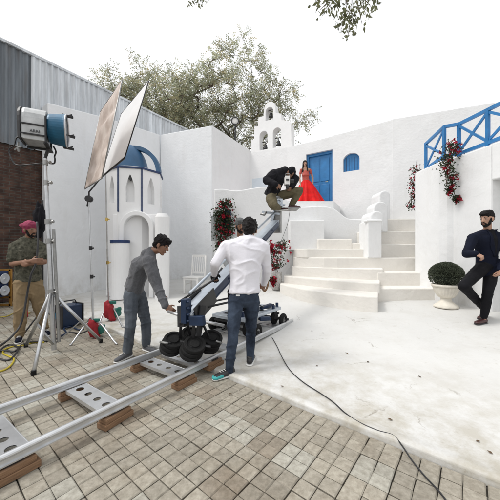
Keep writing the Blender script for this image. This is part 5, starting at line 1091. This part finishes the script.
# bearded man with the beanie behind the crane
j = dict(pel=W(238,287,4.5), che=W(239,258,4.5), nk=W(240,238,4.48), hd=W(240.2,226.5,4.42), hf=V((.35,-1,-.12)), shr=W(228.5,243.5,4.5), shl=W(251,243.5,4.5), elr=W(226,262,4.5), wrr=W(233,276,4.34), ell=W(253,262,4.5), wrl=W(247,276,4.34),
    hpr=W(233,292,4.5), hpl=W(244,292,4.5), knr=W(232,313,4.45), knl=W(246,313,4.45), anr=W(232,333,4.5), anl=W(246,333,4.5), tor=W(231,337,4.38), tol=W(247,337,4.38), s=.98, handr=((.2,-1,0),(0,0,-1),.6,-1), handl=((-.2,-1,0),(0,0,-1),.6,1))
gq = cz(-.2,4.5); j['gzr'] = j['gzl'] = gq+.002
for k in ('anl','anr'): j[k].z = gq+.08
for k in ('tol','tor'): j[k].z = gq+.03
p, X = person('person', 'bearded person in grey beanie half hidden behind the white-shirted person', 'person', V((-.2,4.5,gq)), j, M['skin'], None)
shirt(p, X, j, M['ltgrey'], 'sweater', 1.0, -.02, 1.0, wr=.006, sr=(.066,.054,.042), seed=8); trousers(p, X, j, M['blackje'], 1.0); shoes(p, j, M['black'])
haircap(p, j['hd'], j['hf'], M['greyknit'], 'beanie', rough=.003, s=1.05); face_bits(p, j['hd'], j['hf'], beard=True)

# crouching cameraman on the crane head
yc = 5.9
j = dict(pel=W(272.5,192,5.88), che=W(277.5,179,5.84), nk=W(285,169.5,5.88), hd=W(290.5,173.5,5.95), hf=V((.50,.80,-.70)), hup=V((.6,.3,.6)), shl=W(274,174,5.70), shr=W(287,173,6.08), ell=W(266.5,180.5,5.56), wrl=W(276,185,5.42), elr=W(295.5,179,6.0), wrr=W(291,188,5.90),
    hpl=W(271,198,5.78), hpr=W(276,197,5.98), knr=W(299.5,190.5,5.94), anr=W(291.5,205,5.92), tor=W(299,207.5,5.88), knl=W(273.5,206,5.48), anl=W(279.5,208,5.80), tol=W(284,211,5.74), s=1.0, handl=((.8,.1,-.3),(0,1,0),.7,-1), handr=((-.3,-.6,-.4),(-1,0,0),.7,1))
j['gzr'] = W(283,209.5,5.95).z+.016; j['gzl'] = j['anl'].z-.06
p, X = person('person', 'person in black hoodie and olive trousers crouched on the crane head', 'person', V((.6,5.9,W(283,209.5,5.95).z)), j, M['skin'], None)
shirt(p, X, j, M['blackcl'], 'hoodie', 1.22, -.06, 1.0, wr=.012, sr=(.082,.072,.052), seed=9, hood=True, hemr=.95); trousers(p, X, j, M['olive'], 1.08, .010, (.11,.082,.060), seed=10)
shoes(p, j, M['oxblood'])
haircap(p, j['hd'], j['hf'], M['blackcl'], 'cap', up=j['hup'], rough=.006, s=1.08)
cq = W(287,182.5,5.62); cm = thing('film_camera', 'small white and black camera held by the crouching person', 'camera', cq)
bm = BM(); box(bm, (cq.x-.05,cq.y-.08,cq.z-.06), (cq.x+.05,cq.y+.08,cq.z+.12)); obj('camera_body', bm, M['chair'], cm, bevel=.012)
bm = BM(); lathe(bm, [(.04,0),(.045,.02),(.042,.09),(.03,.09)], cq+V((.05,0,.03)), 18, (1,0,0)); box(bm, (cq.x-.03,cq.y-.10,cq.z+.02), (cq.x+.03,cq.y-.081,cq.z+.05)); box(bm, (cq.x-.025,cq.y-.09,cq.z-.13), (cq.x+.03,cq.y+.02,cq.z-.062)); obj('lens', bm, M['black'], cm)
bm = BM(); tube(bm, [cq+V((-.03,-.03,.12)), cq+V((-.03,-.03,.17)), cq+V((.05,-.03,.17)), cq+V((.05,-.03,.12))], .010, 8); obj('handle', bm, M['dull'], cm)

# woman in the red gown by the door
yw = 9.55
j = dict(pel=W(306,182.5,yw), che=W(305.5,174.5,yw), nk=W(305.2,168.2,yw), hd=W(305,163.6,yw-.03), hf=V((-.05,-1,-.05)), shr=W(301.2,170,yw), shl=W(310,170,yw), elr=W(299.5,178,yw-.02), wrr=W(300.5,185,yw-.12), ell=W(312.8,177.5,yw+.02), wrl=W(312.8,184.5,yw-.05),
    hpr=W(304,185,yw), hpl=W(308.5,185,yw), knr=W(304,196,yw), knl=W(309,196,yw), anr=W(304,206,yw), anl=W(310,206,yw), tor=W(304,207,yw-.12), tol=W(310,207,yw-.12), s=.86, handr=((.1,-.2,-1),(1,0,0),.3,-1), handl=((-.1,-.2,-1),(-1,0,0),.3,1))
p, X = person('person', 'woman in long red gown with embroidered bodice before the blue door', 'person', V((j['pel'].x,yw,PZ)), j, M['skin2'], None)
b = BM(); hull(b, [(j['pel']+V((0,0,.05)), (.125,.10,.03), X), (j['che']+V((0,0,-.05)), (.115,.092,.05), X)]); hull(b, [(j['che']+V((0,-.02,-.04)), (.135,.115,.06), X), (j['shl'].lerp(j['shr'],.5)+V((0,0,-.05)), (.11,.075,.03), X)]); chain(b, [j['shl'], j['shl'].lerp(j['ell'],.45)], [.050,.045]); chain(b, [j['shr'], j['shr'].lerp(j['elr'],.45)], [.050,.045]); remesh('bodice', b, M['bodice'], p, .007, 2)
bm = BM(); rs = []; wz_ = j['pel'].z+.06; N_ = 120
for i in range(26):
    k = i/25; z = wz_+(PZ+.008-wz_)*k; r_ = .115+.48*k**.75+.04*k**3; ring = []
    for a in range(N_):
        th = 2*math.pi*a/N_; fold = 1+(.02+.085*k)*math.sin(th*11+2*math.sin(th*3)+k*1.2)+.03*k*math.sin(th*25+k*3); ring.append(bm.verts.new((j['pel'].x+.05*k+math.cos(th)*r_*fold, yw+math.sin(th)*r_*.85*fold, z)))
    rs.append(ring)
rings(bm, rs); obj('skirt', bm, M['red'], p, smooth=True)
def longh(b, P, X, e):
    for sx in (-1, 1): hull(b, [(P(sx*.066,-.02,.03), e(.028,.045,.05), X), (P(sx*.075,-.02,-.12), e(.026,.035,.05), X)]); hull(b, [(P(sx*.075,-.02,-.12), e(.03,.035,.05), X), (P(sx*.095,.04,-.30), e(.026,.025,.05), X)])
    hull(b, [(P(0,-.06,.0), e(.07,.04,.06), X), (P(0,-.07,-.28), e(.09,.03,.05), X)])
haircap(p, j['hd'], j['hf'], M['hair'], s=.9, rough=.004, front=-.06, extra=longh); face_bits(p, j['hd'], j['hf'], s=.86)

# man in the navy blazer leaning on the right wall
j = dict(pel=W(487,264,4.50), che=W(486.5,246,4.50), nk=W(487.5,231,4.50), hd=W(487,219.2,4.44), hf=V((-.97,-.30,-.16)), shr=W(473,238,4.42), shl=W(501,238,4.52), elr=W(466.5,254,4.32), wrr=W(476,254,4.16), ell=W(506,257,4.45), wrl=W(500,270,4.25),
    hpr=W(481,269,4.44), hpl=W(491.5,269,4.50), knr=W(463.5,286,4.22), anr=W(484,308.5,4.60), tor=W(480,317,4.52), knl=W(488,291,4.30), anl=W(483.5,314,4.34), tol=W(474,319,4.26), s=1.08, handr=((.5,-.35,-.35),(0,.6,-.8),.8,1), handl=((-.35,-.2,-.7),(-1,0,0),.6,1))
gq = cz(3.7,4.3); j['gzl'] = gq+.003; j['gzr'] = gq+.02
j['anl'].z = gq+.085; j['tol'].z = gq+.03
p, X = person('person', 'bearded person in navy blazer leaning on the right wall, legs crossed', 'person', V((3.8,4.45,gq)), j, M['skin2'], None)
bl_ = shirt(p, X, j, M['navycl'], 'blazer', 1.05, -.19, 1.0, wr=.005, sr=(.070,.058,.046), collar=.054, seed=13, hemr=1.02)
trousers(p, X, j, M['blackje'], 1.0, .006, (.100,.070,.050), seed=14); shoes(p, j, M['oxblood'], solem=M['black'])
fwd = (X@V((0,1,0))); fwd = fwd if fwd.y < 0 else -fwd; rt_ = (j['shr']-j['shl']).normalized()
bm_ = BM(); bm_.from_mesh(bl_.data); bm_.transform(Matrix.Translation(p.location)); bvh = __import__('mathutils.bvhtree', fromlist=['BVHTree']).BVHTree.FromBMesh(bm_); bm_.free()
up_ = (j['nk']-j['pel']).normalized(); org = j['pel']+up_*.02; top_h = (j['nk']-org).dot(up_)+.03
def drape(name, m_, lo, hi, rows, off):
    """patch that follows the blazer: lo/hi give the two edges (fraction across) for each height"""
    b = BM(); g = []
    for i in range(rows+1):
        h = i/rows; row = []; l_, r_ = lo(h), hi(h)
        for q in range(7):
            x = l_+(r_-l_)*q/6; o_ = org+up_*(top_h*(.18+.80*h))+rt_*x+fwd*.5; hit = bvh.ray_cast(o_, -fwd); P_ = (hit[0] if hit[0] else o_-fwd*.42)+fwd*off; row.append(b.verts.new(P_))
        g.append(row)
    for i in range(rows):
        for q in range(6): b.faces.new((g[i][q], g[i][q+1], g[i+1][q+1], g[i+1][q]))
    o = obj(name, b, m_, p, smooth=True); sm = o.modifiers.new('s', 'SOLIDIFY'); sm.thickness = .006; sm.offset = 1; return o
drape('shirt_front', M['blackje'], lambda h: -.012-.062*h, lambda h: .012+.062*h, 14, .002)
for sx in (-1, 1): drape('lapel', M['navycl'], lambda h: sx*(.008+.050*h), lambda h: sx*(.030+.060*h+.045*math.sin(math.pi*min(1,h*1.15))**2), 14, .010)
def quiff(b, P, X, e): hull(b, [(P(0,.075,.088), e(.055,.030,.020), X), (P(0,.02,.115), e(.055,.05,.022), X)])
haircap(p, j['hd'], j['hf'], M['hair'], s=1.08, rough=.008, extra=quiff); face_bits(p, j['hd'], j['hf'], s=1.08, beard=True)
